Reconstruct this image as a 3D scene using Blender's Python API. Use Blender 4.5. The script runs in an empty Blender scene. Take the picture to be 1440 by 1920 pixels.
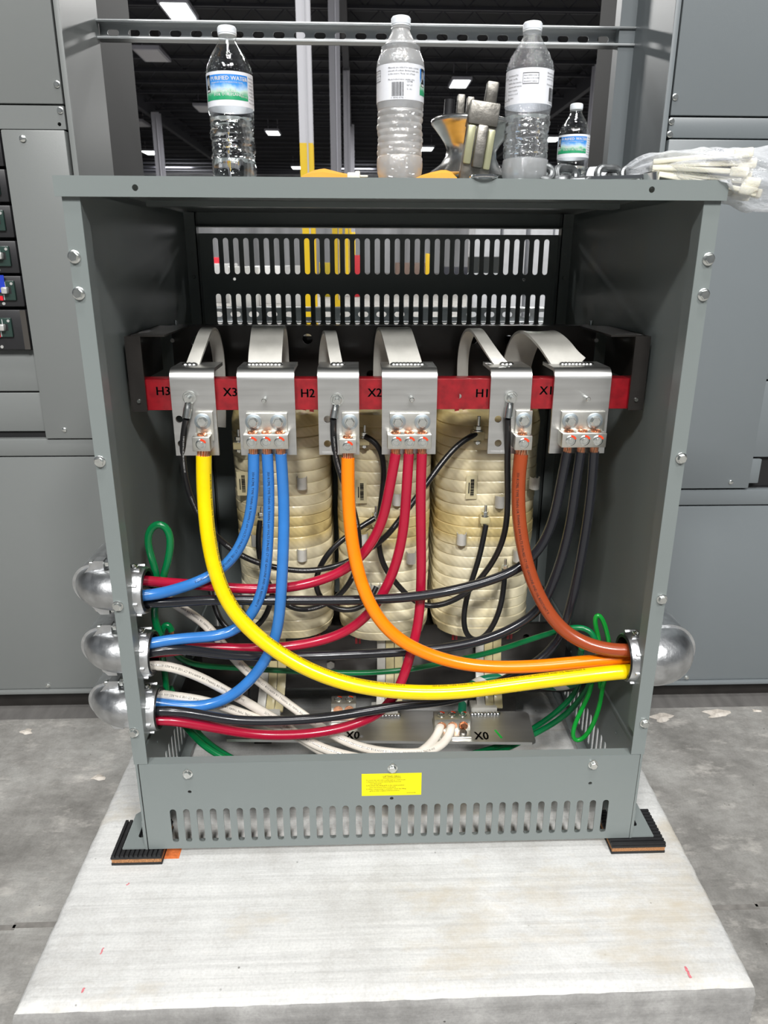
import bpy, bmesh, math, random
import numpy as np
from mathutils import Vector, Matrix
random.seed(7)
SC = bpy.context.scene
COL = SC.collection
PI = math.pi

# ------------------------------------------------------------------ camera
F_PX, PITCH, YAW, ROLL = 1380.0, 0.3284, 0.0367, 0.0035
CAM = Vector((-0.05624, -1.09912, 1.20109))
_cp, _sp, _cy, _sy = math.cos(PITCH), math.sin(PITCH), math.cos(YAW), math.sin(YAW)
_fw = Vector((_sy*_cp, _cy*_cp, -_sp))
_r0 = Vector((_cy, -_sy, 0.0))
_u0 = _r0.cross(_fw)
RIGHT = math.cos(ROLL)*_r0 + math.sin(ROLL)*_u0
UP = -math.sin(ROLL)*_r0 + math.cos(ROLL)*_u0
FWD = _fw
cam_d = bpy.data.cameras.new('camera')
cam_d.sensor_fit = 'VERTICAL'
cam_d.sensor_height = 36.0
cam_d.sensor_width = 27.0
cam_d.lens = F_PX/1920*36
cam_d.clip_start = 0.02
cam_d.clip_end = 300
cam_d.dof.use_dof = True
cam_d.dof.focus_distance = 1.32
cam_d.dof.aperture_fstop = 11.0
cam_o = bpy.data.objects.new('camera', cam_d)
COL.objects.link(cam_o)
m3 = Matrix((RIGHT, UP, -FWD)).transposed()
cam_o.matrix_world = Matrix.Translation(CAM) @ m3.to_4x4()
SC.camera = cam_o

# ------------------------------------------------------------------ light
SC.view_settings.view_transform = 'Standard'
SC.view_settings.look = 'None'
SC.view_settings.gamma = 1.0
SC.view_settings.use_curve_mapping = False
SC.view_settings.exposure = 0.0
W = bpy.data.worlds.new('hall_ambient')
SC.world = W
W.use_nodes = True
W.node_tree.nodes['Background'].inputs[0].default_value = (0.86, 0.93, 1.0, 1)
W.node_tree.nodes['Background'].inputs[1].default_value = 0.13

def high_bay_or_fill(loc, power, size=(1.3, 0.9), target=None):
    l = bpy.data.lights.new('high_bay_or_fill_lamp', 'AREA')
    l.shape = 'RECTANGLE'
    l.size, l.size_y = size
    l.energy = power
    l.color = (1.0, 0.99, 0.97)
    o = bpy.data.objects.new('high_bay_or_fill_lamp', l)
    COL.objects.link(o)
    o.location = loc
    d = (Vector(target) - Vector(loc)) if target else Vector((0, 0, -1))
    o.rotation_euler = d.to_track_quat('-Z', 'Y').to_euler()
    return o
KEY = 625
high_bay_or_fill((-3.4, -7.6, 8.8), KEY, target=(0, 0, 0.8))
high_bay_or_fill((3.4, -7.6, 8.8), KEY, target=(0, 0, 0.8))
high_bay_or_fill((0.3, -9.8, 8.8), KEY*1.45, target=(0, 0, 0.8))
high_bay_or_fill((0.2, -2.2, 8.8), KEY*0.35)
high_bay_or_fill((5.0, 8.0, 8.6), KEY*0.55)
high_bay_or_fill((-5.0, 8.5, 8.6), KEY*0.6)
for lx in (-16, 0, 16):  # added fill lamps without fixtures, aimed to brighten the far wall
    high_bay_or_fill((lx, 70, 8.4), 700, (3, 2), target=(lx, 82, 2))
for lx, ly in ((-8, 22), (6, 20), (-4, 40), (10, 44)):  # more added fill, brightens the floor far behind the enclosure
    high_bay_or_fill((lx, ly, 8.4), 1800, (2.5, 1.5))

# ------------------------------------------------------------------ helpers
def at(px, py, Y):
    """point of the world seen at pixel (px, py) of the 1440x1920 frame at depth plane Y"""
    d = FWD + RIGHT*((px-720)/F_PX) + UP*((960-py)/F_PX)
    t = (Y-CAM.y)/d.y
    return CAM + d*t

def srgb(r, g, b):
    f = lambda c: (c/255/12.92) if c/255 <= 0.04045 else ((c/255+0.055)/1.055)**2.4
    return (f(r), f(g), f(b), 1)

def material(name, col, rough=0.5, metal=0.0, var=0.0, vscale=(8, 8, 8), bump=0.0, bscale=(60, 60, 60),
             coat=0.0, trans=0.0, ior=1.45, emit=0.0, alpha=1.0, col2=None, detail=5, contrast=(0.3, 0.7), rvar=0.0, sss=0.0):
    m = bpy.data.materials.new(name)
    m.use_nodes = True
    nt = m.node_tree
    p = nt.nodes['Principled BSDF']
    col = tuple(col[:3]) + (1,)
    p.inputs['Base Color'].default_value = col
    p.inputs['Roughness'].default_value = rough
    p.inputs['Metallic'].default_value = metal
    p.inputs['Coat Weight'].default_value = coat
    p.inputs['Coat Roughness'].default_value = 0.12
    p.inputs['Transmission Weight'].default_value = trans
    p.inputs['IOR'].default_value = ior
    p.inputs['Alpha'].default_value = alpha
    if sss:
        p.inputs['Subsurface Weight'].default_value = sss
        p.inputs['Subsurface Radius'].default_value = (0.01, 0.008, 0.004)
        p.inputs['Subsurface Scale'].default_value = 0.5
    if emit:
        p.inputs['Emission Color'].default_value = col
        p.inputs['Emission Strength'].default_value = emit
    tc = nt.nodes.new('ShaderNodeTexCoord')
    if var or col2 or rvar:
        mp = nt.nodes.new('ShaderNodeMapping')
        mp.inputs['Scale'].default_value = vscale
        nt.links.new(tc.outputs['Object'], mp.inputs['Vector'])
        n = nt.nodes.new('ShaderNodeTexNoise')
        n.inputs['Scale'].default_value = 1.0
        n.inputs['Detail'].default_value = detail
        nt.links.new(mp.outputs['Vector'], n.inputs['Vector'])
        r = nt.nodes.new('ShaderNodeValToRGB')
        a, b = r.color_ramp.elements
        a.position, b.position = contrast
        lo = col2 if col2 else tuple(c*(1-var) for c in col[:3])
        hi = col[:3] if col2 else tuple(min(1, c*(1+var)) for c in col[:3])
        a.color = tuple(lo[:3]) + (1,)
        b.color = tuple(hi) + (1,)
        nt.links.new(n.outputs['Fac'], r.inputs['Fac'])
        if var or col2:
            nt.links.new(r.outputs['Color'], p.inputs['Base Color'])
        if rvar:
            mr = nt.nodes.new('ShaderNodeMapRange')
            mr.inputs['To Min'].default_value = max(0.02, rough-rvar)
            mr.inputs['To Max'].default_value = rough+rvar
            nt.links.new(n.outputs['Fac'], mr.inputs['Value'])
            nt.links.new(mr.outputs['Result'], p.inputs['Roughness'])
    if bump:
        mp2 = nt.nodes.new('ShaderNodeMapping')
        mp2.inputs['Scale'].default_value = bscale
        nt.links.new(tc.outputs['Object'], mp2.inputs['Vector'])
        n2 = nt.nodes.new('ShaderNodeTexNoise')
        n2.inputs['Scale'].default_value = 1.0
        n2.inputs['Detail'].default_value = 4
        nt.links.new(mp2.outputs['Vector'], n2.inputs['Vector'])
        bp = nt.nodes.new('ShaderNodeBump')
        bp.inputs['Strength'].default_value = bump
        bp.inputs['Distance'].default_value = 0.002
        nt.links.new(n2.outputs['Fac'], bp.inputs['Height'])
        nt.links.new(bp.outputs['Normal'], p.inputs['Normal'])
    return m

WLOC = {}
def wloc(o):
    return WLOC.get(o.name, Vector((0, 0, 0)))

def tag(o, label=None, cat=None, group=None, kind=None):
    if label: o['label'] = label
    if cat: o['category'] = cat
    if group: o['group'] = group
    if kind: o['kind'] = kind
    return o

def empty(name, loc, label=None, cat=None, group=None, kind=None):
    o = bpy.data.objects.new(name, None)
    COL.objects.link(o)
    o.empty_display_size = 0.05
    o.location = loc
    WLOC[o.name] = Vector(loc)
    return tag(o, label, cat, group, kind)

class MB:
    def __init__(s):
        s.v, s.f = [], []
    def add(s, vs, fs):
        b = len(s.v)
        s.v += [Vector(x) for x in vs]
        s.f += [tuple(i+b for i in f) for f in fs]
        return s
    def box(s, x0, x1, y0, y1, z0, z1, bevel=0.0, seg=2, mat=None):
        x0, x1 = min(x0, x1), max(x0, x1); y0, y1 = min(y0, y1), max(y0, y1); z0, z1 = min(z0, z1), max(z0, z1)
        vs = [Vector((x, y, z)) for z in (z0, z1) for y in (y0, y1) for x in (x0, x1)]
        fs = [(0, 2, 3, 1), (4, 5, 7, 6), (0, 1, 5, 4), (2, 6, 7, 3), (0, 4, 6, 2), (1, 3, 7, 5)]
        if bevel > 0:
            bm = bmesh.new()
            bv = [bm.verts.new(p) for p in vs]
            for f in fs: bm.faces.new([bv[i] for i in f])
            bevel = min(bevel, 0.45*min(x1-x0, y1-y0, z1-z0))
            bmesh.ops.bevel(bm, geom=list(bm.edges), offset=bevel, segments=seg, affect='EDGES', profile=0.5)
            bm.verts.index_update()
            vs = [v.co.copy() for v in bm.verts]
            fs = [tuple(v.index for v in f.verts) for f in bm.faces]
            bm.free()
        if mat is not None: vs = [mat @ v for v in vs]
        return s.add(vs, fs)
    def cyl(s, p0, p1, r0, r1=None, seg=20, cap=True):
        r1 = r0 if r1 is None else r1
        p0, p1 = Vector(p0), Vector(p1)
        d = (p1-p0).normalized()
        a = d.orthogonal().normalized(); b = d.cross(a)
        vs = []
        for p, r in ((p0, r0), (p1, r1)):
            for i in range(seg):
                t = 2*PI*i/seg
                vs.append(p + a*(r*math.cos(t)) + b*(r*math.sin(t)))
        fs = [(i, (i+1) % seg, seg+(i+1) % seg, seg+i) for i in range(seg)]
        if cap: fs += [tuple(range(seg-1, -1, -1)), tuple(range(seg, 2*seg))]
        return s.add(vs, fs)
    def lathe(s, prof, origin, axis=(0, 0, 1), seg=32, closed=False, ref=None, ang=2*PI):
        """prof: list of (h, r) along axis from origin"""
        o = Vector(origin); d = Vector(axis).normalized()
        a = (Vector(ref) - d*Vector(ref).dot(d)).normalized() if ref else d.orthogonal().normalized()
        b = d.cross(a)
        full = ang > 2*PI-1e-6
        n = seg if full else seg+1
        vs = []
        for h, r in prof:
            for i in range(n):
                t = ang*i/seg
                vs.append(o + d*h + a*(r*math.cos(t)) + b*(r*math.sin(t)))
        fs = []
        m = len(prof)
        for j in range(m if closed else m-1):
            j2 = (j+1) % m
            for i in range(seg):
                i2 = (i+1) % n
                fs.append((j*n+i, j*n+i2, j2*n+i2, j2*n+i))
        if not closed and full:
            if prof[0][1] > 1e-5: fs.append(tuple(range(n-1, -1, -1)))
            if prof[-1][1] > 1e-5: fs.append(tuple((m-1)*n+i for i in range(n)))
        return s.add(vs, fs)
    def sweep(s, pts, shape, up=None, cap=True, closed=False, scale=None):
        """sweep a closed 2d shape [(n, b)] along pts; n axis follows 'up' when given"""
        pts = [Vector(p) for p in pts]
        N = len(pts)
        fr = frames(pts, up, closed)
        k = len(shape)
        vs = []
        for i, (p, (t, n, b)) in enumerate(zip(pts, fr)):
            sc = scale[i] if scale is not None else 1.0
            for (x, y) in shape: vs.append(p + n*(x*sc) + b*(y*sc))
        fs = []
        for i in range(N if closed else N-1):
            i2 = (i+1) % N
            for j in range(k):
                j2 = (j+1) % k
                fs.append((i*k+j, i*k+j2, i2*k+j2, i2*k+j))
        if cap and not closed:
            fs += [tuple(range(k-1, -1, -1)), tuple((N-1)*k+j for j in range(k))]
        return s.add(vs, fs)
    def tube(s, pts, r, seg=14, cap=True, closed=False, scale=None):
        return s.sweep(pts, [(r*math.cos(2*PI*i/seg), r*math.sin(2*PI*i/seg)) for i in range(seg)], None, cap, closed, scale)
    def hexprism(s, c, axis, r, h, ref=(0, 0, 1)):
        return s.lathe([(0, r), (h*0.92, r), (h, r*0.92)], c, axis, seg=6, ref=ref)
    def ball(s, c, r, seg=12, rings=8, squash=(1, 1, 1)):
        prof = [(-r*math.cos(PI*i/rings), max(1e-6, r*math.sin(PI*i/rings))) for i in range(rings+1)]
        b = MB().lathe(prof, (0, 0, 0), seg=seg)
        return s.add([Vector((v.x*squash[0], v.y*squash[1], v.z*squash[2])) + Vector(c) for v in b.v], b.f)
    def build(s, name, mat, parent=None, smooth=True, angle=35, local=False, origin=None):
        me = bpy.data.meshes.new(name)
        vs = s.v
        if local:
            base = Vector((0, 0, 0))
        elif parent is None:
            if origin is not None: base = Vector(origin)
            else:
                xs = [v.x for v in vs]; ys = [v.y for v in vs]; zs = [v.z for v in vs]
                base = Vector(((min(xs)+max(xs))/2, (min(ys)+max(ys))/2, min(zs)))
        else:
            base = wloc(parent)
        me.from_pydata([tuple(v-base) for v in vs], [], s.f)
        me.update()
        bm = bmesh.new(); bm.from_mesh(me)
        bmesh.ops.recalc_face_normals(bm, faces=list(bm.faces))
        bm.to_mesh(me); bm.free()
        if isinstance(mat, (list, tuple)):
            for m in mat: me.materials.append(m)
        else: me.materials.append(mat)
        if smooth:
            me.polygons.foreach_set('use_smooth', [True]*len(me.polygons))
            me.set_sharp_from_angle(angle=math.radians(angle))
        o = bpy.data.objects.new(name, me)
        COL.objects.link(o)
        if parent is not None:
            o.parent = parent
            WLOC[o.name] = base.copy()
        elif not local:
            o.location = base
            WLOC[o.name] = base.copy()
        return o

def frames(pts, up=None, closed=False):
    N = len(pts); out = []
    prev = None
    for i in range(N):
        if closed: t = (pts[(i+1) % N]-pts[i-1])
        else: t = pts[min(i+1, N-1)]-pts[max(i-1, 0)]
        t = t.normalized() if t.length > 1e-9 else Vector((0, 0, 1))
        if up is not None:
            u = Vector(up)
            n = (u - t*u.dot(t)).normalized()
        elif prev is None:
            n = t.orthogonal().normalized()
        else:
            n = prev - t*prev.dot(t)
            n = n.normalized() if n.length > 1e-9 else t.orthogonal().normalized()
        prev = n
        out.append((t, n, t.cross(n)))
    return out

def smooth_path(pts, step=0.008, sigma=2.5, closed=False):
    """Catmull-Rom through pts, resampled evenly and eased a little"""
    P = np.array([tuple(p) for p in pts], float)
    n = len(P)
    out = []
    seg = n if closed else n-1
    for i in range(seg):
        if closed: p0, p1, p2, p3 = P[i-1], P[i], P[(i+1) % n], P[(i+2) % n]
        else:
            p1, p2 = P[i], P[i+1]
            p0 = P[i-1] if i > 0 else 2*p1-p2
            p3 = P[i+2] if i+2 < n else 2*p2-p1
        m = max(2, int(np.linalg.norm(p2-p1)/(step*0.5)))
        for k in range(m):
            t = k/m
            out.append(0.5*((2*p1)+(-p0+p2)*t+(2*p0-5*p1+4*p2-p3)*t*t+(-p0+3*p1-3*p2+p3)*t**3))
    if not closed: out.append(P[-1])
    A = np.array(out)
    if closed: A = np.vstack([A, A[:1]])
    L = np.concatenate([[0], np.cumsum(np.linalg.norm(np.diff(A, axis=0), axis=1))])
    M = max(4, int(L[-1]/step))
    s = np.linspace(0, L[-1], M+1)
    B = np.stack([np.interp(s, L, A[:, k]) for k in range(3)], 1)
    if closed: B = B[:-1]
    if sigma > 0:
        h = int(3*sigma); ker = np.exp(-0.5*(np.arange(-h, h+1)/sigma)**2); ker /= ker.sum()
        if closed: pad = np.vstack([B[-h:], B, B[:h]]) if len(B) > h else None
        else:
            pad = np.vstack([2*B[0]-B[h:0:-1], B, 2*B[-1]-B[-2:-h-2:-1]]) if len(B) > h+1 else None
        if pad is not None:
            B2 = np.stack([np.convolve(pad[:, k], ker, 'valid') for k in range(3)], 1)
            if not closed: B2[0], B2[-1] = B[0], B[-1]
            B = B2
    return [Vector(p) for p in B]

def poly_plate(outer, holes, thick):
    """flat plate (x, y) with holes, extruded -thick/2..thick/2 in z -> (verts, faces)"""
    cu = bpy.data.curves.new('tmp', 'CURVE')
    cu.dimensions = '2D'; cu.fill_mode = 'BOTH'; cu.extrude = thick/2
    for loop in [outer]+holes:
        sp = cu.splines.new('POLY')
        sp.points.add(len(loop)-1)
        for q, (x, y) in zip(sp.points, loop): q.co = (x, y, 0, 1)
        sp.use_cyclic_u = True
    o = bpy.data.objects.new('tmp', cu)
    COL.objects.link(o)
    dg = bpy.context.evaluated_depsgraph_get()
    me = bpy.data.meshes.new_from_object(o.evaluated_get(dg))
    vs = [v.co.copy() for v in me.vertices]
    fs = [tuple(p.vertices) for p in me.polygons]
    bpy.data.objects.remove(o); bpy.data.curves.remove(cu); bpy.data.meshes.remove(me)
    return vs, fs

def rect(x0, x1, y0, y1): return [(x0, y0), (x1, y0), (x1, y1), (x0, y1)]
def circ(x, y, r, n=14): return [(x+r*math.cos(2*PI*i/n), y+r*math.sin(2*PI*i/n)) for i in range(n)]
def stadium(x, y0, y1, r, n=6):
    pts = [(x+r*math.cos(PI*i/n), y1-r+r*math.sin(PI*i/n)) for i in range(n+1)]
    pts += [(x+r*math.cos(PI+PI*i/n), y0+r+r*math.sin(PI+PI*i/n)) for i in range(n+1)]
    return pts
def hstadium(x0, x1, y, r, n=6): return [(q[1], y+q[0]) for q in stadium(0, x0, x1, r, n)][::-1]
def XZ(y): return Matrix(((1, 0, 0, 0), (0, 0, -1, y), (0, 1, 0, 0), (0, 0, 0, 1)))     # plate xy -> world x, z at depth y (front -y)
def YZ(x): return Matrix(((0, 0, 1, x), (1, 0, 0, 0), (0, 1, 0, 0), (0, 0, 0, 1)))      # plate xy -> world y, z at x
def plate(mb, outer, holes, thick, mat):
    vs, fs = poly_plate(outer, holes, thick)
    return mb.add([mat @ v for v in vs], fs)

_tc = {}
def text_mesh(s, size, align='CENTER', extrude=0.0, res=2, spacing=1.0, line=1.0):
    key = (s, size, align, extrude, res, spacing, line)
    if key in _tc: return _tc[key]
    cu = bpy.data.curves.new('tmp', 'FONT')
    cu.body = s; cu.size = size; cu.align_x = align; cu.align_y = 'CENTER' if '\n' not in s else 'TOP'
    cu.extrude = extrude; cu.resolution_u = res; cu.space_character = spacing; cu.space_line = line
    o = bpy.data.objects.new('tmp', cu)
    COL.objects.link(o)
    dg = bpy.context.evaluated_depsgraph_get()
    me = bpy.data.meshes.new_from_object(o.evaluated_get(dg))
    r = ([v.co.copy() for v in me.vertices], [tuple(p.vertices) for p in me.polygons])
    bpy.data.objects.remove(o); bpy.data.curves.remove(cu); bpy.data.meshes.remove(me)
    _tc[key] = r
    return r

def flat_text(mb, s, size, pos, xdir, ydir, align='CENTER', bold=0.0, **k):
    vs, fs = text_mesh(s, size, align, **k)
    x, y, p = Vector(xdir), Vector(ydir), Vector(pos)
    n = x.cross(y)
    for dx in ((0,) if not bold else (-bold, 0, bold)):
        mb.add([p + x*(v.x+dx) + y*v.y + n*(v.z) for v in vs], fs)
    return mb

def ext_points(pxs, Y):
    """pixel path with depth key values spread along it -> world points"""
    n = len(pxs)
    if isinstance(Y, (int, float)): ys = [Y]*n
    else:
        d = np.concatenate([[0], np.cumsum([math.dist(pxs[i], pxs[i+1]) for i in range(n-1)])])
        d = d/d[-1]
        kx, ky = zip(*Y) if isinstance(Y[0], tuple) else (np.linspace(0, 1, len(Y)), Y)
        ys = np.interp(d, kx, ky)
    return [at(p[0], p[1], y) for p, y in zip(pxs, ys)]

# ------------------------------------------------------------------ materials
M = {}
M['paint'] = material('grey_enamel', srgb(121, 128, 127), 0.30, 0, 0.03, (3, 3, 3), 0.05, (700, 700, 700))
M['cab'] = material('switchgear_enamel', srgb(115, 118, 117), 0.36, 0, 0.03, (2, 2, 2), 0.06, (600, 600, 600))
M['cab_cool'] = material('switchgear_enamel_cool', srgb(111, 117, 120), 0.36, 0, 0.03, (2, 2, 2), 0.06, (600, 600, 600))
M['dark'] = material('shadow_gap_black', (0.01, 0.01, 0.011), 0.6)
M['galv'] = material('galvanised_steel', (0.48, 0.50, 0.51), 0.36, 1.0, 0.12, (4, 60, 60), 0.03, (50, 50, 50), rvar=0.08)
M['zinc'] = material('zinc_plated_steel', (0.74, 0.76, 0.74), 0.24, 1.0, 0.12, (90, 90, 90))
M['washer'] = material('zinc_washer', (0.38, 0.43, 0.46), 0.45, 0.8, 0.1, (90, 90, 90))
M['alu'] = material('brushed_aluminium', (0.68, 0.68, 0.67), 0.36, 1.0, 0.10, (5, 40, 90), 0.06, (8, 60, 180), rvar=0.08)
M['lug'] = material('tinned_aluminium_lug', (0.72, 0.71, 0.66), 0.38, 1.0, 0.08, (60, 60, 60), 0.05, (120, 120, 120))
M['cast'] = material('cast_aluminium', (0.62, 0.63, 0.64), 0.36, 1.0, 0.16, (40, 40, 40), 0.5, (70, 70, 70), rvar=0.14)
M['chain'] = material('galvanised_chain', (0.25, 0.26, 0.265), 0.46, 1.0, 0.25, (80, 80, 80), 0.3, (150, 150, 150), rvar=0.1)
M['forged'] = material('forged_steel', (0.23, 0.22, 0.20), 0.44, 1.0, 0.25, (60, 60, 60), 0.25, (160, 160, 160), rvar=0.12)
M['roller'] = material('polished_cast_roller', (0.62, 0.61, 0.59), 0.24, 1.0, 0.12, (30, 30, 90), 0.06, (50, 50, 200))
M['weld'] = material('weld_bead', (0.75, 0.75, 0.75), 0.25, 1.0, 0.1, (100, 100, 100), 0.4, (150, 150, 150))
M['copper'] = material('bare_copper', (0.80, 0.40, 0.24), 0.32, 1.0, 0.25, (200, 200, 200))
M['red_rail'] = material('red_fibreglass', srgb(140, 20, 30), 0.32, 0, 0.28, (60, 60, 60), 0.12, (200, 200, 200), coat=0.3)
M['black_steel'] = material('black_core_steel', (0.028, 0.025, 0.023), 0.42, 0.3, 0.3, (14, 14, 14), 0.08, (60, 60, 60), coat=0.25)
M['ink'] = material('black_ink', (0.008, 0.008, 0.008), 0.5)
M['paint_mark'] = material('orange_red_torque_mark', srgb(222, 66, 30), 0.5)
M['white_ink'] = material('white_ink', (0.62, 0.62, 0.62), 0.5)
M['insul'] = material('white_lead_wrap', srgb(196, 194, 187), 0.42, 0, 0.08, (40, 40, 25), 0.25, (60, 60, 90), coat=0.2)
M['insul_old'] = material('varnished_lead_wrap', srgb(196, 184, 140), 0.36, 0, 0.14, (40, 40, 40), 0.3, (60, 60, 90), coat=0.4)
M['rubber'] = material('ribbed_black_rubber', (0.014, 0.014, 0.015), 0.55, 0, 0.2, (80, 80, 80))
M['cork'] = material('cork', srgb(166, 118, 78), 0.85, 0, 0.45, (500, 500, 500), 0.6, (600, 600, 600))
M['yellow_sticker'] = material('yellow_sticker_paper', srgb(238, 226, 8), 0.5)
M['plastic_white'] = material('white_plastic_cap', srgb(228, 232, 236), 0.35, sss=0.1)
M['nylon'] = material('natural_nylon', srgb(235, 231, 214), 0.4, 0, 0.05, (60, 60, 60), sss=0.2)
M['label_paper'] = material('white_label_film', srgb(224, 226, 232), 0.45, 0, 0.03, (60, 60, 60))
M['breaker'] = material('black_breaker_moulding', (0.018, 0.018, 0.020), 0.42, 0, 0.1, (90, 90, 90))
M['breaker_face'] = material('green_black_breaker_face', (0.022, 0.045, 0.038), 0.25)
M['breaker_red'] = material('red_breaker_print', srgb(214, 30, 46), 0.4)
M['handle'] = material('silver_breaker_handle', (0.62, 0.62, 0.60), 0.3, 0.5)
M['blue_tape'] = material('blue_tape', srgb(22, 52, 170), 0.5)
M['manila'] = material('manila_paper', srgb(226, 164, 62), 0.6, 0, 0.06, (30, 30, 30), 0.15, (40, 40, 40))
M['flap'] = material('orange_envelope_lining', srgb(224, 110, 12), 0.6)
M['cream_bar'] = material('zinc_chromate_strip', srgb(158, 158, 128), 0.35, 0.3, 0.08, (40, 40, 40))
M['chrome'] = material('chrome', (0.80, 0.80, 0.80), 0.10, 1.0)
M['black_sleeve'] = material('black_sleeve', (0.012, 0.012, 0.014), 0.4)
M['heatblack'] = material('black_liner', (0.008, 0.008, 0.008), 0.35)
def cable_mat(n, c, rough=0.26, var=0.05, bump=0.05):
    M[n] = material(n, c, rough, 0, var, (30, 30, 30), bump, (90, 90, 90), coat=0.3)
cable_mat('yellow_jacket', srgb(242, 208, 0))
cable_mat('orange_jacket', srgb(255, 134, 8))
cable_mat('brown_jacket', srgb(150, 66, 34))
cable_mat('blue_jacket', srgb(50, 116, 188))
cable_mat('red_jacket', srgb(168, 20, 52))
cable_mat('black_jacket', srgb(30, 31, 36), 0.24)
cable_mat('white_jacket', srgb(226, 219, 208))
cable_mat('green_jacket', srgb(0, 108, 58))
cable_mat('bright_green_jacket', srgb(18, 150, 52))
cable_mat('tap_jacket', srgb(26, 26, 28), 0.36)

def coil_material():
    m = material('varnished_coil_tape', srgb(222, 212, 172), 0.30, 0, 0, coat=0.5)
    nt = m.node_tree; p = nt.nodes['Principled BSDF']
    tc = nt.nodes.new('ShaderNodeTexCoord')
    mp = nt.nodes.new('ShaderNodeMapping'); mp.inputs['Scale'].default_value = (14, 14, 3.2); mp.inputs['Rotation'].default_value = (0, 0.5, 0)
    n = nt.nodes.new('ShaderNodeTexNoise'); n.inputs['Scale'].default_value = 1.2; n.inputs['Detail'].default_value = 6
    nt.links.new(tc.outputs['Object'], mp.inputs['Vector']); nt.links.new(mp.outputs['Vector'], n.inputs['Vector'])
    # amber varnish bands at fixed heights over pale tape
    sx = nt.nodes.new('ShaderNodeSeparateXYZ'); nt.links.new(tc.outputs['Object'], sx.inputs['Vector'])
    band = nt.nodes.new('ShaderNodeValToRGB')
    cr = band.color_ramp
    cr.elements[0].position = 0.0; cr.elements[0].color = (0.55, 0.55, 0.55, 1)
    cr.elements[1].position = 1.0; cr.elements[1].color = (1, 1, 1, 1)
    for ps, vv in ((0.06, 0.25), (0.22, 0.1), (0.40, 0.15), (0.45, 0.85), (0.53, 0.8), (0.58, 0.2), (0.8, 0.2), (0.88, 0.65)):
        e = cr.elements.new(ps); e.color = (vv, vv, vv, 1)
    mr = nt.nodes.new('ShaderNodeMapRange'); mr.inputs['From Min'].default_value = 0; mr.inputs['From Max'].default_value = 0.51
    nt.links.new(sx.outputs['Z'], mr.inputs['Value']); nt.links.new(mr.outputs['Result'], band.inputs['Fac'])
    ad = nt.nodes.new('ShaderNodeMath'); ad.operation = 'MULTIPLY_ADD'; ad.inputs[1].default_value = 0.9; ad.inputs[2].default_value = -0.35
    nt.links.new(n.outputs['Fac'], ad.inputs[0])
    su = nt.nodes.new('ShaderNodeMath'); su.operation = 'ADD'; su.use_clamp = True
    nt.links.new(ad.outputs[0], su.inputs[0]); nt.links.new(band.outputs['Color'], su.inputs[1])
    mx = nt.nodes.new('ShaderNodeMix'); mx.data_type = 'RGBA'
    mx.inputs['A'].default_value = srgb(238, 230, 202); mx.inputs['B'].default_value = srgb(212, 191, 132)
    nt.links.new(su.outputs[0], mx.inputs['Factor']); nt.links.new(mx.outputs['Result'], p.inputs['Base Color'])
    wv = nt.nodes.new('ShaderNodeTexWave'); wv.inputs['Scale'].default_value = 38; wv.inputs['Distortion'].default_value = 2.5
    mp2 = nt.nodes.new('ShaderNodeMapping'); mp2.inputs['Rotation'].default_value = (0.3, 0.75, 0)
    nt.links.new(tc.outputs['Object'], mp2.inputs['Vector']); nt.links.new(mp2.outputs['Vector'], wv.inputs['Vector'])
    b = nt.nodes.new('ShaderNodeBump'); b.inputs['Strength'].default_value = 0.25; b.inputs['Distance'].default_value = 0.001
    nt.links.new(wv.outputs['Fac'], b.inputs['Height']); nt.links.new(b.outputs['Normal'], p.inputs['Normal'])
    return m
M['coil'] = coil_material()

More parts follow.
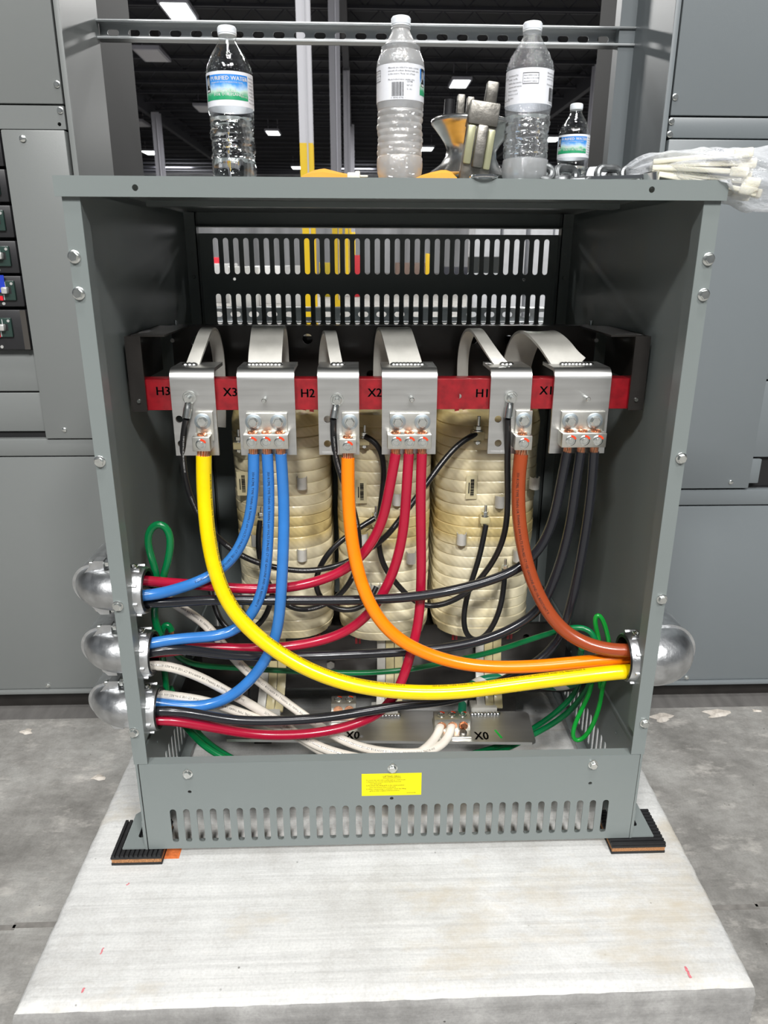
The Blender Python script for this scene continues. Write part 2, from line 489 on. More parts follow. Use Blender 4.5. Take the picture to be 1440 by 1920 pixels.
def concrete(name, base, dark, light, streak, scale, stain=None):
    m = bpy.data.materials.new(name); m.use_nodes = True
    nt = m.node_tree; p = nt.nodes['Principled BSDF']; p.inputs['Roughness'].default_value = 0.72
    tc = nt.nodes.new('ShaderNodeTexCoord')
    def noise(sc, det=6, rough=0.6):
        mp = nt.nodes.new('ShaderNodeMapping'); mp.inputs['Scale'].default_value = sc
        n = nt.nodes.new('ShaderNodeTexNoise'); n.inputs['Scale'].default_value = 1; n.inputs['Detail'].default_value = det; n.inputs['Roughness'].default_value = rough
        nt.links.new(tc.outputs['Object'], mp.inputs['Vector']); nt.links.new(mp.outputs['Vector'], n.inputs['Vector'])
        return n
    def ramp(src, stops):
        r = nt.nodes.new('ShaderNodeValToRGB'); cr = r.color_ramp
        cr.elements[0].position, cr.elements[0].color = stops[0][0], stops[0][1]
        cr.elements[1].position, cr.elements[1].color = stops[-1][0], stops[-1][1]
        for ps, c in stops[1:-1]:
            e = cr.elements.new(ps); e.color = c
        nt.links.new(src, r.inputs['Fac']); return r
    def mix(fac, a, b, mode='MIX'):
        x = nt.nodes.new('ShaderNodeMix'); x.data_type = 'RGBA'; x.blend_type = mode
        if isinstance(fac, float): x.inputs['Factor'].default_value = fac
        else: nt.links.new(fac, x.inputs['Factor'])
        for k, v in (('A', a), ('B', b)):
            if isinstance(v, tuple): x.inputs[k].default_value = v
            else: nt.links.new(v, x.inputs[k])
        return x.outputs['Result']
    big = ramp(noise((scale, scale, scale), 10, 0.74).outputs['Fac'], [(0.30, dark), (0.50, base), (0.68, light)])
    st = ramp(noise(streak, 6, 0.7).outputs['Fac'], [(0.34, (0.80, 0.80, 0.80, 1)), (0.56, (1, 1, 1, 1))])
    c = mix(0.8, big.outputs['Color'], st.outputs['Color'], 'MULTIPLY')
    fine = ramp(noise((220, 220, 220), 3).outputs['Fac'], [(0.30, (0.82, 0.82, 0.82, 1)), (0.6, (1.04, 1.04, 1.04, 1))])
    c = mix(0.6, c, fine.outputs['Color'], 'MULTIPLY')
    vo = nt.nodes.new('ShaderNodeTexVoronoi'); vo.inputs['Scale'].default_value = 26
    nt.links.new(tc.outputs['Object'], vo.inputs['Vector'])
    pit = ramp(vo.outputs['Distance'], [(0.035, (1, 1, 1, 1)), (0.06, (0, 0, 0, 1))])
    pm = nt.nodes.new('ShaderNodeMath'); pm.operation = 'MULTIPLY'
    gate = ramp(noise((9, 9, 9), 2).outputs['Fac'], [(0.50, (0, 0, 0, 1)), (0.60, (1, 1, 1, 1))])
    nt.links.new(pit.outputs['Color'], pm.inputs[0]); nt.links.new(gate.outputs['Color'], pm.inputs[1])
    c = mix(pm.outputs[0], c, tuple(x*0.45 for x in dark[:3]) + (1,))
    if stain:
        sg = ramp(noise(stain[1], 5, 0.7).outputs['Fac'], [(0.54, (0, 0, 0, 1)), (0.74, (0.8, 0.8, 0.8, 1))])
        c = mix(sg.outputs['Color'], c, stain[0])
    nt.links.new(c, p.inputs['Base Color'])
    bp = nt.nodes.new('ShaderNodeBump'); bp.inputs['Strength'].default_value = 0.25; bp.inputs['Distance'].default_value = 0.003
    nt.links.new(noise(streak, 6, 0.75).outputs['Fac'], bp.inputs['Height']); nt.links.new(bp.outputs['Normal'], p.inputs['Normal'])
    return m
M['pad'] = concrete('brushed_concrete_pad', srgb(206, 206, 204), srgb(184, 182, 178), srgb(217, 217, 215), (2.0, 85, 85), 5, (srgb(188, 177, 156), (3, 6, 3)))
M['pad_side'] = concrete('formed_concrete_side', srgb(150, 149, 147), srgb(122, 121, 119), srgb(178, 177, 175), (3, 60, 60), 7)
M['floor'] = concrete('warehouse_floor', srgb(138, 136, 132), srgb(98, 96, 92), srgb(168, 167, 163), (26, 60, 60), 3.4, (srgb(188, 184, 178), (9, 16, 9)))
M['chip'] = concrete('chipped_concrete', srgb(206, 198, 188), srgb(160, 150, 140), srgb(220, 214, 206), (40, 40, 40), 30)

# PET and water
def film(name, tint, rough, lo, hi, bump, bscale, haze=0.0):
    """thin clear wall: mostly see-through, mirror-like towards grazing angles, optional mist"""
    m = bpy.data.materials.new(name); m.use_nodes = True
    nt = m.node_tree; nt.nodes.clear(); L = nt.links.new; N = nt.nodes.new
    out = N('ShaderNodeOutputMaterial'); mx = N('ShaderNodeMixShader'); tr = N('ShaderNodeBsdfTransparent'); gl = N('ShaderNodeBsdfGlossy')
    tr.inputs['Color'].default_value = tint; gl.inputs['Roughness'].default_value = rough
    lw = N('ShaderNodeLayerWeight'); lw.inputs['Blend'].default_value = .32
    mr = N('ShaderNodeMapRange'); mr.inputs['To Min'].default_value = lo; mr.inputs['To Max'].default_value = hi
    tc = N('ShaderNodeTexCoord'); n = N('ShaderNodeTexNoise'); n.inputs['Scale'].default_value = bscale; n.inputs['Detail'].default_value = 3
    bp = N('ShaderNodeBump'); bp.inputs['Strength'].default_value = bump; bp.inputs['Distance'].default_value = .003
    L(tc.outputs['Object'], n.inputs['Vector']); L(n.outputs['Fac'], bp.inputs['Height']); L(bp.outputs['Normal'], gl.inputs['Normal']); L(bp.outputs['Normal'], lw.inputs['Normal'])
    L(lw.outputs['Facing'], mr.inputs['Value']); L(mr.outputs['Result'], mx.inputs['Fac']); L(tr.outputs[0], mx.inputs[1]); L(gl.outputs[0], mx.inputs[2])
    last = mx
    if haze:
        d = N('ShaderNodeBsdfDiffuse'); d.inputs['Color'].default_value = (.82, .83, .84, 1); t2 = N('ShaderNodeBsdfTranslucent'); t2.inputs['Color'].default_value = (.85, .86, .87, 1)
        a = N('ShaderNodeMixShader'); a.inputs['Fac'].default_value = .5; L(d.outputs[0], a.inputs[1]); L(t2.outputs[0], a.inputs[2])
        b = N('ShaderNodeMixShader'); b.inputs['Fac'].default_value = haze; L(mx.outputs[0], b.inputs[1]); L(a.outputs[0], b.inputs[2]); last = b
    L(last.outputs[0], out.inputs['Surface'])
    return m
M['pet'] = film('clear_pet', (.97, .98, .98, 1), .04, .03, .55, .35, 120)
M['pet_frost'] = film('misted_pet', (.96, .97, .98, 1), .2, .10, .6, .8, 140, .46)
M['pet_wet'] = film('beaded_pet', (.96, .97, .98, 1), .06, .05, .6, 1.0, 190, .10)
M['water'] = material('water', (0.98, 0.99, 1), 0.01, 0, trans=1.0, ior=1.33)

# ------------------------------------------------------------------ the hall (setting)
FLOOR_Z = 0.0
fl = MB().box(-36, 36, -14, 82, -0.3, FLOOR_Z).build('floor', M['floor'], origin=(0, 0, 0)); tag(fl, kind='structure')
mj = MB()
for x0 in np.arange(-3.0, 3.0, 0.12):
    if -0.6 < x0+0.06 < 0.6: continue
    yy = 0.0 + 0.006*math.sin(x0*9)
    mj.box(x0, x0+0.125, yy-0.006, yy+0.006, 0.0, 0.0006)
M['joint'] = material('floor_joint_filler', srgb(120, 117, 113), 0.8, 0, 0.3, (40, 40, 40))
tag(mj.build('trim_1', M['joint']), kind='structure')
M['ceil'] = material('dark_roof_deck', (0.012, 0.013, 0.018), 0.8, 0, 0.3, (0.3, 0.3, 0.3))
M['joist'] = material('dark_roof_steel', (0.030, 0.031, 0.040), 0.6)
M['far_wall'] = material('hall_wall', srgb(176, 177, 180), 0.8, 0, 0.35, (0.5, 0.5, 0.05))
tag(MB().box(-36, 36, 5.0, 82, 9.6, 9.8).build('ceiling', M['ceil']), kind='structure')
tag(MB().box(-36, 36, 82, 82.3, 0, 9.8).build('wall_back', M['far_wall']), kind='structure')
tag(MB().box(-36.3, -36, 5, 82, 0, 9.8).build('wall_left', M['far_wall']), kind='structure')
tag(MB().box(36, 36.3, 5, 82, 0, 9.8).build('wall_right', M['far_wall']), kind='structure')
jb = MB()
for y in np.arange(20, 80, 2.2):
    for z in (9.5, 8.95): jb.box(-34, 34, y-0.05, y+0.05, z-0.05, z+0.05)
    if y < 46:
        x = -14.0
        while x < 14:
            for a, b in (((x, 8.97), (x+0.55, 9.5)), ((x+0.55, 9.5), (x+1.1, 8.97))):
                jb.cyl((a[0], y, a[1]), (b[0], y, b[1]), 0.022, seg=5, cap=False)
            x += 1.1
tag(jb.build('trim_2', M['joist'], smooth=False), kind='structure')
gb = MB()
for x in (-22, -11, -0.4, 10.4, 21):
    gb.box(x-0.12, x+0.12, 18, 80, 8.5, 9.4)
tag(gb.build('trim_3', M['joist'], smooth=False), kind='structure')

M['lamp_on'] = material('lit_lamp_panel', (0.95, 1.0, 0.98), 0.5, emit=5.0)
M['lamp_off'] = material('unlit_lamp_panel', srgb(190, 190, 196), 0.6)
M['fixture'] = material('lamp_housing', srgb(150, 150, 160), 0.4)
LAMPS = [((335, 22), 1.35, 1, 'big lit ceiling lamp above the bottle with the blue label'),
         ((283, 287), 1.6, 1, 'lit ceiling lamp beside the pale column at far back left'),
         ((285, 105), 1.5, 0, 'large unlit ceiling panel lower than the big lit lamp'),
         ((512, 250), 1.25, 1, 'lit ceiling lamp between the blue label bottle and the yellow footed column'),
         ((557, 315), 1.4, 1, 'lit ceiling lamp close by the yellow base of the column'),
         ((862, 158), 1.25, 1, 'lit ceiling lamp above the steel pulley'),
         ((800, 280), 1.4, 1, 'lit ceiling lamp behind the misted bottle and pulley neck'),
         ((1160, 286), 1.7, 1, 'lit ceiling lamp next to the right cabinet side'),
         ((1035, 262), 1.5, 1, 'lit ceiling lamp behind the beaded bottle shoulder'),
         ((385, 205), 1.4, 0, 'small unlit ceiling panel hidden partly by the blue label bottle'),
         ((1140, 201), 1.3, 0, 'small unlit ceiling panel by the pale column on the right'),
         ((258, 233), 1.5, 0, 'small unlit ceiling panel above the pale column top')]
for (px, py), w, on, lab in LAMPS:
    d = FWD + RIGHT*((px-720)/F_PX) + UP*((960-py)/F_PX)
    p = CAM + d*((8.7-CAM.z)/d.z)
    w *= .58
    e = empty('ceiling_lamp', p, lab, 'lamp', 'high bay lamps under the roof')
    dy = w*1.0
    MB().box(p.x-w/2-.08, p.x+w/2+.08, p.y-dy-.08, p.y+dy+.08, p.z+.012, p.z+0.14).build('housing', M['fixture'], e, smooth=False)
    MB().box(p.x-w/2, p.x+w/2, p.y-dy, p.y+dy, p.z-.01, p.z+0.012).build('lamp_panel', M['lamp_on'] if on else M['lamp_off'], e, smooth=False)
    for sx in (-1, 1): MB().cyl((p.x+sx*w*.4, p.y, p.z+.14), (p.x+sx*w*.4, p.y, 9.6), 0.015, seg=6).build('hanger', M['fixture'], e)

M['col_white'] = material('white_column_paint', srgb(206, 206, 212), 0.5)
M['col_grey'] = material('grey_column_paint', srgb(150, 150, 158), 0.5)
M['col_yellow'] = material('safety_yellow_paint', srgb(240, 200, 0), 0.45)
def column(x, y, w, lab, mat, yh=2.84, top=8.6):
    e = empty('building_column', (x, y, 0), lab, 'column', 'steel roof columns')
    def hsec(z0, z1):
        m = MB(); t = w*0.06
        for s in (-1, 1): m.box(x-w/2, x+w/2, y+s*w/2-t/2, y+s*w/2+t/2, z0, z1)
        m.box(x-t/2, x+t/2, y-w/2, y+w/2, z0, z1)
        return m
    hsec(yh, top).build('upper_shaft', mat, e, smooth=False)
    hsec(0, yh).build('yellow_base', M['col_yellow'], e, smooth=False)
    cn = MB().cyl((x+w*.1, y-w*.55, 0.2), (x+w*.1, y-w*.55, top), w*.06, seg=8)
    cn.build('conduit_pipe', mat, e)
    return e
column(-0.775, 11, 0.195, 'nearest white steel column with tall yellow base', M['col_white'])
column(-0.56, 20, 0.27, 'grey steel column just right of the white and yellow one', M['col_grey'])
column(-0.40, 33, 0.27, 'short grey column right of the taller grey one', M['col_grey'])
column(-0.25, 46, 0.27, 'smallest grey column of the middle row', M['col_grey'])
column(-10.6, 43, 0.42, 'lone pale column behind the left cabinet post', M['col_grey'])
column(9.6, 32, 0.34, 'lone pale column by the small water bottle', M['col_grey'])

# things standing far back, seen through the rear slots
M['carton'] = material('white_wrapped_goods', srgb(226, 228, 232), 0.5, 0, 0.08, (6, 6, 6))
M['pallet_dark'] = material('dark_pallet_gap', (0.03, 0.035, 0.035), 0.6)
for k, (px, w, h0, h1) in enumerate(((912, 1.0, 0, 2.3), (962, 0.9, 0, 2.35), (1012, 0.9, 0, 2.35), (1056, 0.85, 0, 2.4))):
    b = at(px, 500, 13.0)
    e = empty('wrapped_pallet', (b.x, 13.0, 0), ('white wrapped pallet, first in the row behind the rear vent slots', 'white wrapped pallet second in the row behind the slots', 'white wrapped pallet third in the row behind the slots', 'white wrapped pallet at the far right end behind the slots')[k], 'pallet', 'white pallets seen through the rear slots')
    lo = 0.62 if k > 0 else 1.0
    w *= .46
    MB().box(b.x-w/2, b.x+w/2, 13, 13.8, 0.0, lo, .02).build('lower_load', M['carton'], e)
    MB().box(b.x-w/2, b.x+w/2, 13.02, 13.8, lo, lo+.28).build('pallet_base', M['pallet_dark'], e)
    MB().box(b.x-w/2, b.x+w/2, 13, 13.8, lo+.28, h1, .02).build('upper_load', M['carton'], e)
for k, (px, py, w, h, yy, c, nm, lab) in enumerate((
        (405, 505, 1.1, 1.12, 22, (200, 200, 200), 'storage_box', 'pale box low behind the far left rear slots'),
        (455, 508, .8, 1.05, 20, (235, 235, 232), 'storage_box', 'white box behind the third slot of the upper row'),
        (502, 508, .8, 1.06, 21.5, (235, 235, 235), 'storage_box', 'white box behind the fifth slot of the upper row'),
        (545, 506, .6, 1.08, 20, (225, 225, 225), 'storage_box', 'white box close left of the yellow column base'),
        (402, 485, .35, 1.3, 24, (200, 30, 50), 'fire_cabinet', 'small red cabinet at the far left behind the slots'),
        (617, 497, .7, 1.15, 26, (150, 130, 10), 'parts_bin', 'dull yellow bin between the columns behind the slots'),
        (670, 480, .35, 1.4, 26, (170, 30, 40), 'fire_cabinet', 'dark red cabinet right of the yellow column bases'),
        (858, 490, 1.2, 1.0, 30, (30, 32, 44), 'work_cart', 'dark work cart left of the white pallets'),
        (805, 490, .3, 1.5, 30, (220, 180, 10), 'guard_post', 'yellow guard post left of the dark work cart'),
        (770, 492, 1.2, 1.15, 30, (110, 90, 80), 'crate', 'brown crate behind the middle slots'))):
    b = at(px, py, yy)
    mm = material(nm+'_paint', srgb(*c), 0.5)
    tag(MB().box(b.x-w/2, b.x+w/2, yy, yy+w*.6, 0, h, .02).build(nm, mm), lab, nm.split('_')[-1])

# ------------------------------------------------------------------ concrete pad
PZ = 0.15
def pad():
    bm = bmesh.new()
    cs = [(-0.577, -0.289), (0.553, -0.283), (0.585, 0.80), (-0.575, 0.80)]
    n = 60
    ring = []
    for i in range(4):
        a, b = Vector(cs[i]), Vector(cs[(i+1) % 4])
        for k in range(n):
            p = a.lerp(b, k/n)
            j = 0.0005*math.sin(k*1.7+i)+0.0004*math.sin(k*4.1+2*i)
            d = (b-a).normalized()
            ring.append((p.x - d.y*j, p.y + d.x*j))
    def inset(d):
        cx, cy = 0.0, 0.25
        return [(x - math.copysign(min(d, abs(x-cx)), x-cx)*(abs(x-cx) > .3), y - math.copysign(min(d, abs(y-cy)), y-cy)*(abs(y-cy) > .3)) for x, y in ring]
    prof = [(0.0, 0.0), (0.0, PZ-0.022), (0.003, PZ-0.010), (0.010, PZ-0.003), (0.024, PZ)]
    mb = MB(); rows = []
    for d, z in prof:
        rows.append([(x, y, z) for x, y in (inset(d) if d else ring)])
    N = len(ring)
    vs = [p for r in rows for p in r]
    fs = []
    for j in range(len(rows)-1):
        for i in range(N):
            fs.append((j*N+i, j*N+(i+1) % N, (j+1)*N+(i+1) % N, (j+1)*N+i))
    fs.append(tuple((len(rows)-1)*N+i for i in range(N)))
    mb.add(vs, fs)
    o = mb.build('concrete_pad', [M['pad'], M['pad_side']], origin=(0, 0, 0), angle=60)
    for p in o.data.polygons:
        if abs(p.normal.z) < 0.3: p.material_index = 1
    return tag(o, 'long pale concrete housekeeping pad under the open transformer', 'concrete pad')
PAD = pad()
M['crayon'] = material('red_crayon', srgb(212, 120, 128), 0.8, 0, 0.25, (300, 300, 300))
M['orange_spray'] = material('orange_marking_paint', srgb(214, 116, 62), 0.7, 0, 0.3, (80, 80, 80))
def floor_px(px, py, z):
    d = FWD + RIGHT*((px-720)/F_PX) + UP*((960-py)/F_PX)
    return CAM + d*((z-CAM.z)/d.z)
for (a, b, w) in (((188, 1790), (194, 1777), .004), ((153, 1862), (158, 1852), .005), ((1284, 1812), (1296, 1834), .006), ((237, 1660), (243, 1656), .004)):
    p, q = floor_px(*a, PZ), floor_px(*b, PZ)
    mk = MB()
    d = (q-p); side = Vector((-d.y, d.x, 0)).normalized(); vs = []; n = 14
    for k in range(n+1):
        c = p+d*(k/n)+side*random.uniform(-.0006, .0006)
        h = w*.42*random.uniform(.5, 1.0)*(.55 if k in (0, n) else 1)
        vs += [c-side*h+Vector((0, 0, .0003)), c+side*h+Vector((0, 0, .0003))]
    mk.add(vs, [(2*k, 2*k+1, 2*k+3, 2*k+2) for k in range(n)])
    mk.build('crayon_mark', M['crayon'], PAD, smooth=False)
p0 = floor_px(322, 1601, PZ)
mb = MB(); mb.box(p0.x-.014, p0.x+.016, p0.y-.012, p0.y+.03, PZ, PZ+.0005)
mb.build('marking_paint', M['orange_spray'], PAD, smooth=False)

# chips on the floor
for k, (px, py, r) in enumerate(((1240, 1346, .030), (1342, 1338, .034), (1418, 1333, .012), (185, 1458, .016), (50, 1372, .016))):
    c = floor_px(px, py, 0)
    mb = MB(); n = 18
    ring = [(c.x+r*(1+.35*math.sin(3*t+k)+.2*math.sin(7*t))*math.cos(t), c.y+r*.7*(1+.3*math.sin(2*t+k))*math.sin(t), .0008) for t in [2*PI*i/n for i in range(n)]]
    mb.add([(c.x, c.y, .004)]+ring, [(0, i+1, (i+1) % n+1) for i in range(n)])
    tag(mb.build('concrete_patch', M['chip']), kind='structure')

# ------------------------------------------------------------------ switchgear cabinets
YC = 0.72
def screw(mb, c, r=.006, slot=False):
    c = Vector(c)
    if slot:
        mb.lathe([(0, r), (r*.35, r*.95), (r*.55, r*.6)], c, (0, -1, 0), seg=16)
        mb.box(c.x-r*.85, c.x+r*.85, c.y-r*.7, c.y-r*.2, c.z-r*.12, c.z+r*.12)
    else:
        mb.lathe([(0, r*1.25), (r*.2, r*1.25), (r*.3, r)], c, (0, -1, 0), seg=16)
        mb.hexprism(c, (0, -1, 0), r, r*1.05)
    return mb

def cab_left():
    e = empty('switchgear_cabinet', (-1.0, YC+.13, 0), 'grey switchgear cabinet with black breakers, beside the open transformer', 'cabinet')
    x1 = -0.6885
    P = M['cab']
    MB().box(-0.684, -0.680, YC, 1.005, .068, 2.2).build('side_panel', P, e, smooth=False)
    MB().box(-0.684, -0.672, YC-.001, YC+.003, .068, 2.2, .001).build('edge_lip', P, e)
    MB().box(-1.5, x1+.003, YC+.02, YC+.6, .068, 2.2).build('carcass', M['dark'], e, smooth=False)
    MB().box(-1.5, x1, YC, YC+.018, 1.5215, 2.2, .002).build('upper_panel', P, e)
    mb = MB(); plate(mb, rect(-1.5, x1, 1.472, 1.518), [circ(-0.702, 1.482, .004)], .016, XZ(YC+.008)); mb.build('cross_rail', P, e, smooth=False)
    MB().box(-0.826, x1, YC-.012, YC+.018, .783, 1.469, .003).build('filler_panel', P, e)
    MB().box(-1.5, -0.829, YC+.012, YC+.02, .897, .997, .002).build('blank_plate', P, e)
    MB().box(-1.5, -0.829, YC+.012, YC+.02, .797, .893, .002).build('blank_plate', P, e)
    MB().box(-1.5, x1, YC-.006, YC+.018, .738, .781, .002).build('sill_rail', P, e)
    MB().box(-1.5, x1, YC-.004, YC+.018, .070, .735, .002).build('lower_panel', P, e)
    MB().box(-1.5, -0.66, YC-.012, YC+.3, .058, .068, .001).build('bottom_lip', P, e)
    MB().box(-1.5, -0.67, YC+.02, YC+.3, 0, .058).build('plinth', M['black_steel'], e, smooth=False)
    for (px, py, yo, sl, r) in ((107, 158, YC, False, .0055), (113, 207, YC, False, .0055), (43, 260, YC-.012, True, .0075), (121, 806, YC-.012, True, .006), (90, 1285, YC-.004, False, .005)):
        c = at(px, py, yo)
        screw(MB(), c, r, sl).build('screw', M['zinc'], e)
    return e
CABL = cab_left()
def cab_right():
    e = empty('switchgear_cabinet', (1.0, YC+.13, 0), 'plain grey switchgear cabinet behind the bag of cable ties', 'cabinet')
    x0 = 0.648
    P = M['cab_cool']
    MB().box(0.640, 0.644, YC, .99, .062, 2.2).build('side_panel', P, e, smooth=False)
    MB().box(0.6, 0.644, .99, 1.03, .062, 2.2).build('rear_post', P, e, smooth=False)
    MB().box(0.632, 0.644, YC-.001, YC+.003, .062, 2.2, .001).build('edge_lip', P, e)
    MB().box(x0-.003, 1.6, YC+.02, YC+.6, .062, 2.2).build('carcass', M['dark'], e, smooth=False)
    MB().box(x0, 1.6, YC, YC+.018, 1.512, 2.2, .002).build('upper_panel', P, e)
    MB().box(x0, 1.6, YC, YC+.018, 1.4665, 1.5085, .002).build('cross_rail', P, e)
    MB().box(x0, 0.966, YC-.008, YC+.018, .6405, 1.463, .003).build('filler_panel', P, e)
    mb = MB().box(0.9665, 1.6, YC+.004, YC+.018, .722, .918, .002); mb.build('side_blank', P, e)
    MB().box(0.9665, 1.6, YC+.004, YC+.018, .923, 1.463, .002).build('door_panel', P, e)
    MB().box(0.968, 0.994, YC+.0, YC+.018, .652, .717, .002).build('corner_blank', P, e)
    MB().box(0.97, 1.6, YC+.018, YC+.02, .6405, .722).build('dark_recess', M['dark'], e, smooth=False)
    MB().box(x0, 1.6, YC-.004, YC+.018, .594, .6355, .002).build('sill_rail', P, e)
    MB().box(x0, 1.6, YC-.004, YC+.018, .064, .590, .002).build('lower_panel', P, e)
    MB().box(0.62, 1.6, YC-.012, YC+.3, .052, .062, .001).build('bottom_lip', P, e)
    MB().box(0.63, 1.6, YC+.02, YC+.3, 0, .052).build('plinth', M['black_steel'], e, smooth=False)
    for (px, py, yo, sl, r) in ((1266, 182, YC, False, .0055), (1259, 228, YC, False, .0055), (1256, 252, YC, False, .0055), (1370, 904, YC-.008, True, .006), (1287, 1270, YC-.004, False, .005)):
        screw(MB(), at(px, py, yo), r, sl).build('screw', M['zinc'], e)
    return e
CABR = cab_right()
# cabinet shadow on the floor, painted as a thin dark strip
M['floor_shade'] = material('dark_floor_strip', srgb(100, 98, 96), 0.7, 0, 0.2, (30, 8, 8))
tag(MB().box(-1.6, -0.66, .674, YC+.02, 0, .0012).box(.63, 1.7, .674, YC+.02, 0, .0012).build('floor_shade_strip', M['floor_shade'], smooth=False), kind='structure')

# breakers
ys = [(250, 315), (318, 381), (385, 447), (451, 513), (516, 575), (579, 655)]
BLAB = ['topmost circuit breaker, cut by the photo edge', 'second circuit breaker from the top of the left column', 'third circuit breaker from the top, grey face with silver handle', 'circuit breaker directly above the taped one, red edged face', 'circuit breaker partly covered by blue tape', 'lowest and widest circuit breaker, just above the grey blank plate']
for k, (a, b) in enumerate(ys):
    Y = YC+.012
    z1 = at(30, a, Y).z; z0 = at(30, b, Y).z
    e = empty('circuit_breaker', (-0.9, Y, z0), BLAB[k], 'circuit breaker', 'breakers stacked in the switchgear')
    MB().box(-1.05, -0.831, Y-.02, Y+.008, z0+.001, z1-.001, .003).build('body', M['breaker'], e)
    xr = -0.846 if k < 5 else -0.866
    zc = (z0+z1)/2 + (0.002 if k < 5 else .006)
    h = .022
    MB().box(xr-.042, xr, Y-.026, Y-.018, zc-h, zc+h, .002).build('face_plate', M['breaker_face'], e)
    MB().box(xr-.0425, xr-.037, Y-.0266, Y-.020, zc-h, zc+h).box(xr-.036, xr-.029, Y-.0266, Y-.020, zc-h, zc-h+.010).build('red_print', M['breaker_red'], e, smooth=False)
    MB().box(xr-.036, xr-.008, Y-.0262, Y-.020, zc-.0075, zc+.0085).build('handle_slot', M['dark'], e, smooth=False)
    MB().box(xr-.027, xr-.013, Y-.038, Y-.022, zc-.007, zc+.008, .003).build('handle', M['handle'], e)
    mb = MB()
    for i, (dx, dz) in enumerate(((-.030, .013), (-.020, .013), (-.026, -.015))):
        mb.box(xr+dx-.0006, xr+dx+.0006, Y-.0266, Y-.022, zc+dz-.006, zc+dz+.006)
    mb.build('face_lines', M['white_ink'], e, smooth=False)
    MB().lathe([(0, .0035), (.001, .003)], (xr-.006, Y-.026, zc+.015), (0, -1, 0), seg=12).build('trip_button', M['handle'], e)
    MB().lathe([(0, .004), (.0015, .0035)], (xr-.032, Y-.020, z0+.008), (0, -1, 0), seg=12).build('cover_screw', M['handle'], e)
    if k == 5:
        MB().box(-0.8445, -0.8315, Y-.0215, Y-.018, z0+.002, z1-.002).build('side_label', material('grey_breaker_label', (0.05, 0.045, 0.04), .5), e, smooth=False)
b0, b1 = at(0, 516, YC-.016), at(11, 548, YC-.016)
mb = MB(); mb.add([(b0.x-.05, b0.y, b0.z), (at(6, 514, YC-.016).x, b0.y, b0.z), (b1.x, b0.y, b1.z+.012), (b1.x+.006, b0.y, b1.z+.010), (b1.x-.01, b0.y, b1.z), (b0.x-.05, b0.y, b1.z-.006)], [(0, 1, 2, 3, 4, 5)])
mb.add([v+Vector((0, .0006, 0)) for v in mb.v[:6]], [(5, 4, 3, 2, 1, 0)])
tag(mb.build('masking_tape', M['blue_tape'], smooth=False), 'piece of blue tape stuck across a black breaker', 'tape')

# strut channels behind
def strut(z_top, x0, x1, Y, lab, phase, wob=True):
    mb = MB()
    h, d, t, lip = .0413, .036, .0024, .0052
    mb.box(x0, x1, Y, Y+d, z_top-t, z_top); mb.box(x0, x1, Y, Y+d, z_top-h, z_top-h+t)
    mb.box(x0, x1, Y+.0006, Y+t, z_top-lip, z_top-.0006); mb.box(x0, x1, Y+.0006, Y+t, z_top-h+.0006, z_top-h+lip)
    for zz in (z_top-.0026, z_top-h+.0026): mb.cyl((x0, Y+.0024, zz), (x1, Y+.0024, zz), .0027, seg=14)
    holes = []
    x = x0+phase
    while x < x1-.02:
        holes.append(hstadium(x, x+.0285, z_top-h*.5, .0071)); x += .0508
    plate(mb, rect(x0, x1, z_top-h, z_top), holes, t, XZ(Y+d-t/2))
    return tag(mb.build('strut_channel', M['galv'], angle=30), lab, 'strut channel', 'slotted steel struts')
strut(1.752, -0.682, 0.643, .985, 'slotted galvanised strut behind the bottle caps', .018)
strut(1.0805, -0.682, 0.643, 1.0, 'slotted galvanised strut seen through the lower rear slots', .02)

# ------------------------------------------------------------------ transformer enclosure
ENC = empty('transformer_enclosure', (0, .37, .15), 'open grey steel enclosure of the transformer standing on rubber mats', 'enclosure')
P = M['paint']
LT = 1.3085
XL, XR = -0.4626, 0.4605
mb = MB()
plate(mb, rect(XL, XR, 1.2825, LT), [circ(-0.354, 1.294, .0042), circ(.353, 1.296, .0042)], .002, XZ(-.005))
mb.box(XL+.0004, XR-.0004, -.0055, .775, LT-.002, LT+.0002)
mb.box(XL, XL+.002, -.005, .775, 1.285, LT-.001); mb.box(XR-.002, XR, -.005, .775, 1.285, LT-.001)
mb.box(XL, XR, .773, .775, 1.285, LT-.001)
mb.build('lid', P, ENC)
# front corner flanges
for s in (-1, 1):
    m = MB()
    m.box(s*.4555, s*.4315, 0, .002, .3602, 1.2830)
    m.box(s*.4335, s*.4313, .0006, .030, .4050, 1.2830)
    m.box(s*.4557, s*.4535, .0006, .030, .3602, 1.2830)
    m.build('corner_flange', P, ENC)
# side panels : plain above, slotted below
for s in (-1, 1):
    MB().box(s*.450, s*.4475, .004, .745, .367, 1.2925).build('side_panel', P, ENC, smooth=False)
    m = MB()
    holes = [stadium(.17+k*.0242, .187, .262, .0062) for k in range(22)]
    plate(m, rect(.004, .745, .172, .371), holes, .002, YZ(s*.4505))
    m.box(s*.4495, s*.4435, .004, .745, .362, .368)
    m.box(s*.4520, s*.430, .004, .745, .170, .1725)
    for k in range(4): m.lathe([(0, .003), (.002, .0025)], (s*.449, .12+.16*k, .32), (-s, 0, 0), seg=8)
    m.build('vent_panel', P, ENC)
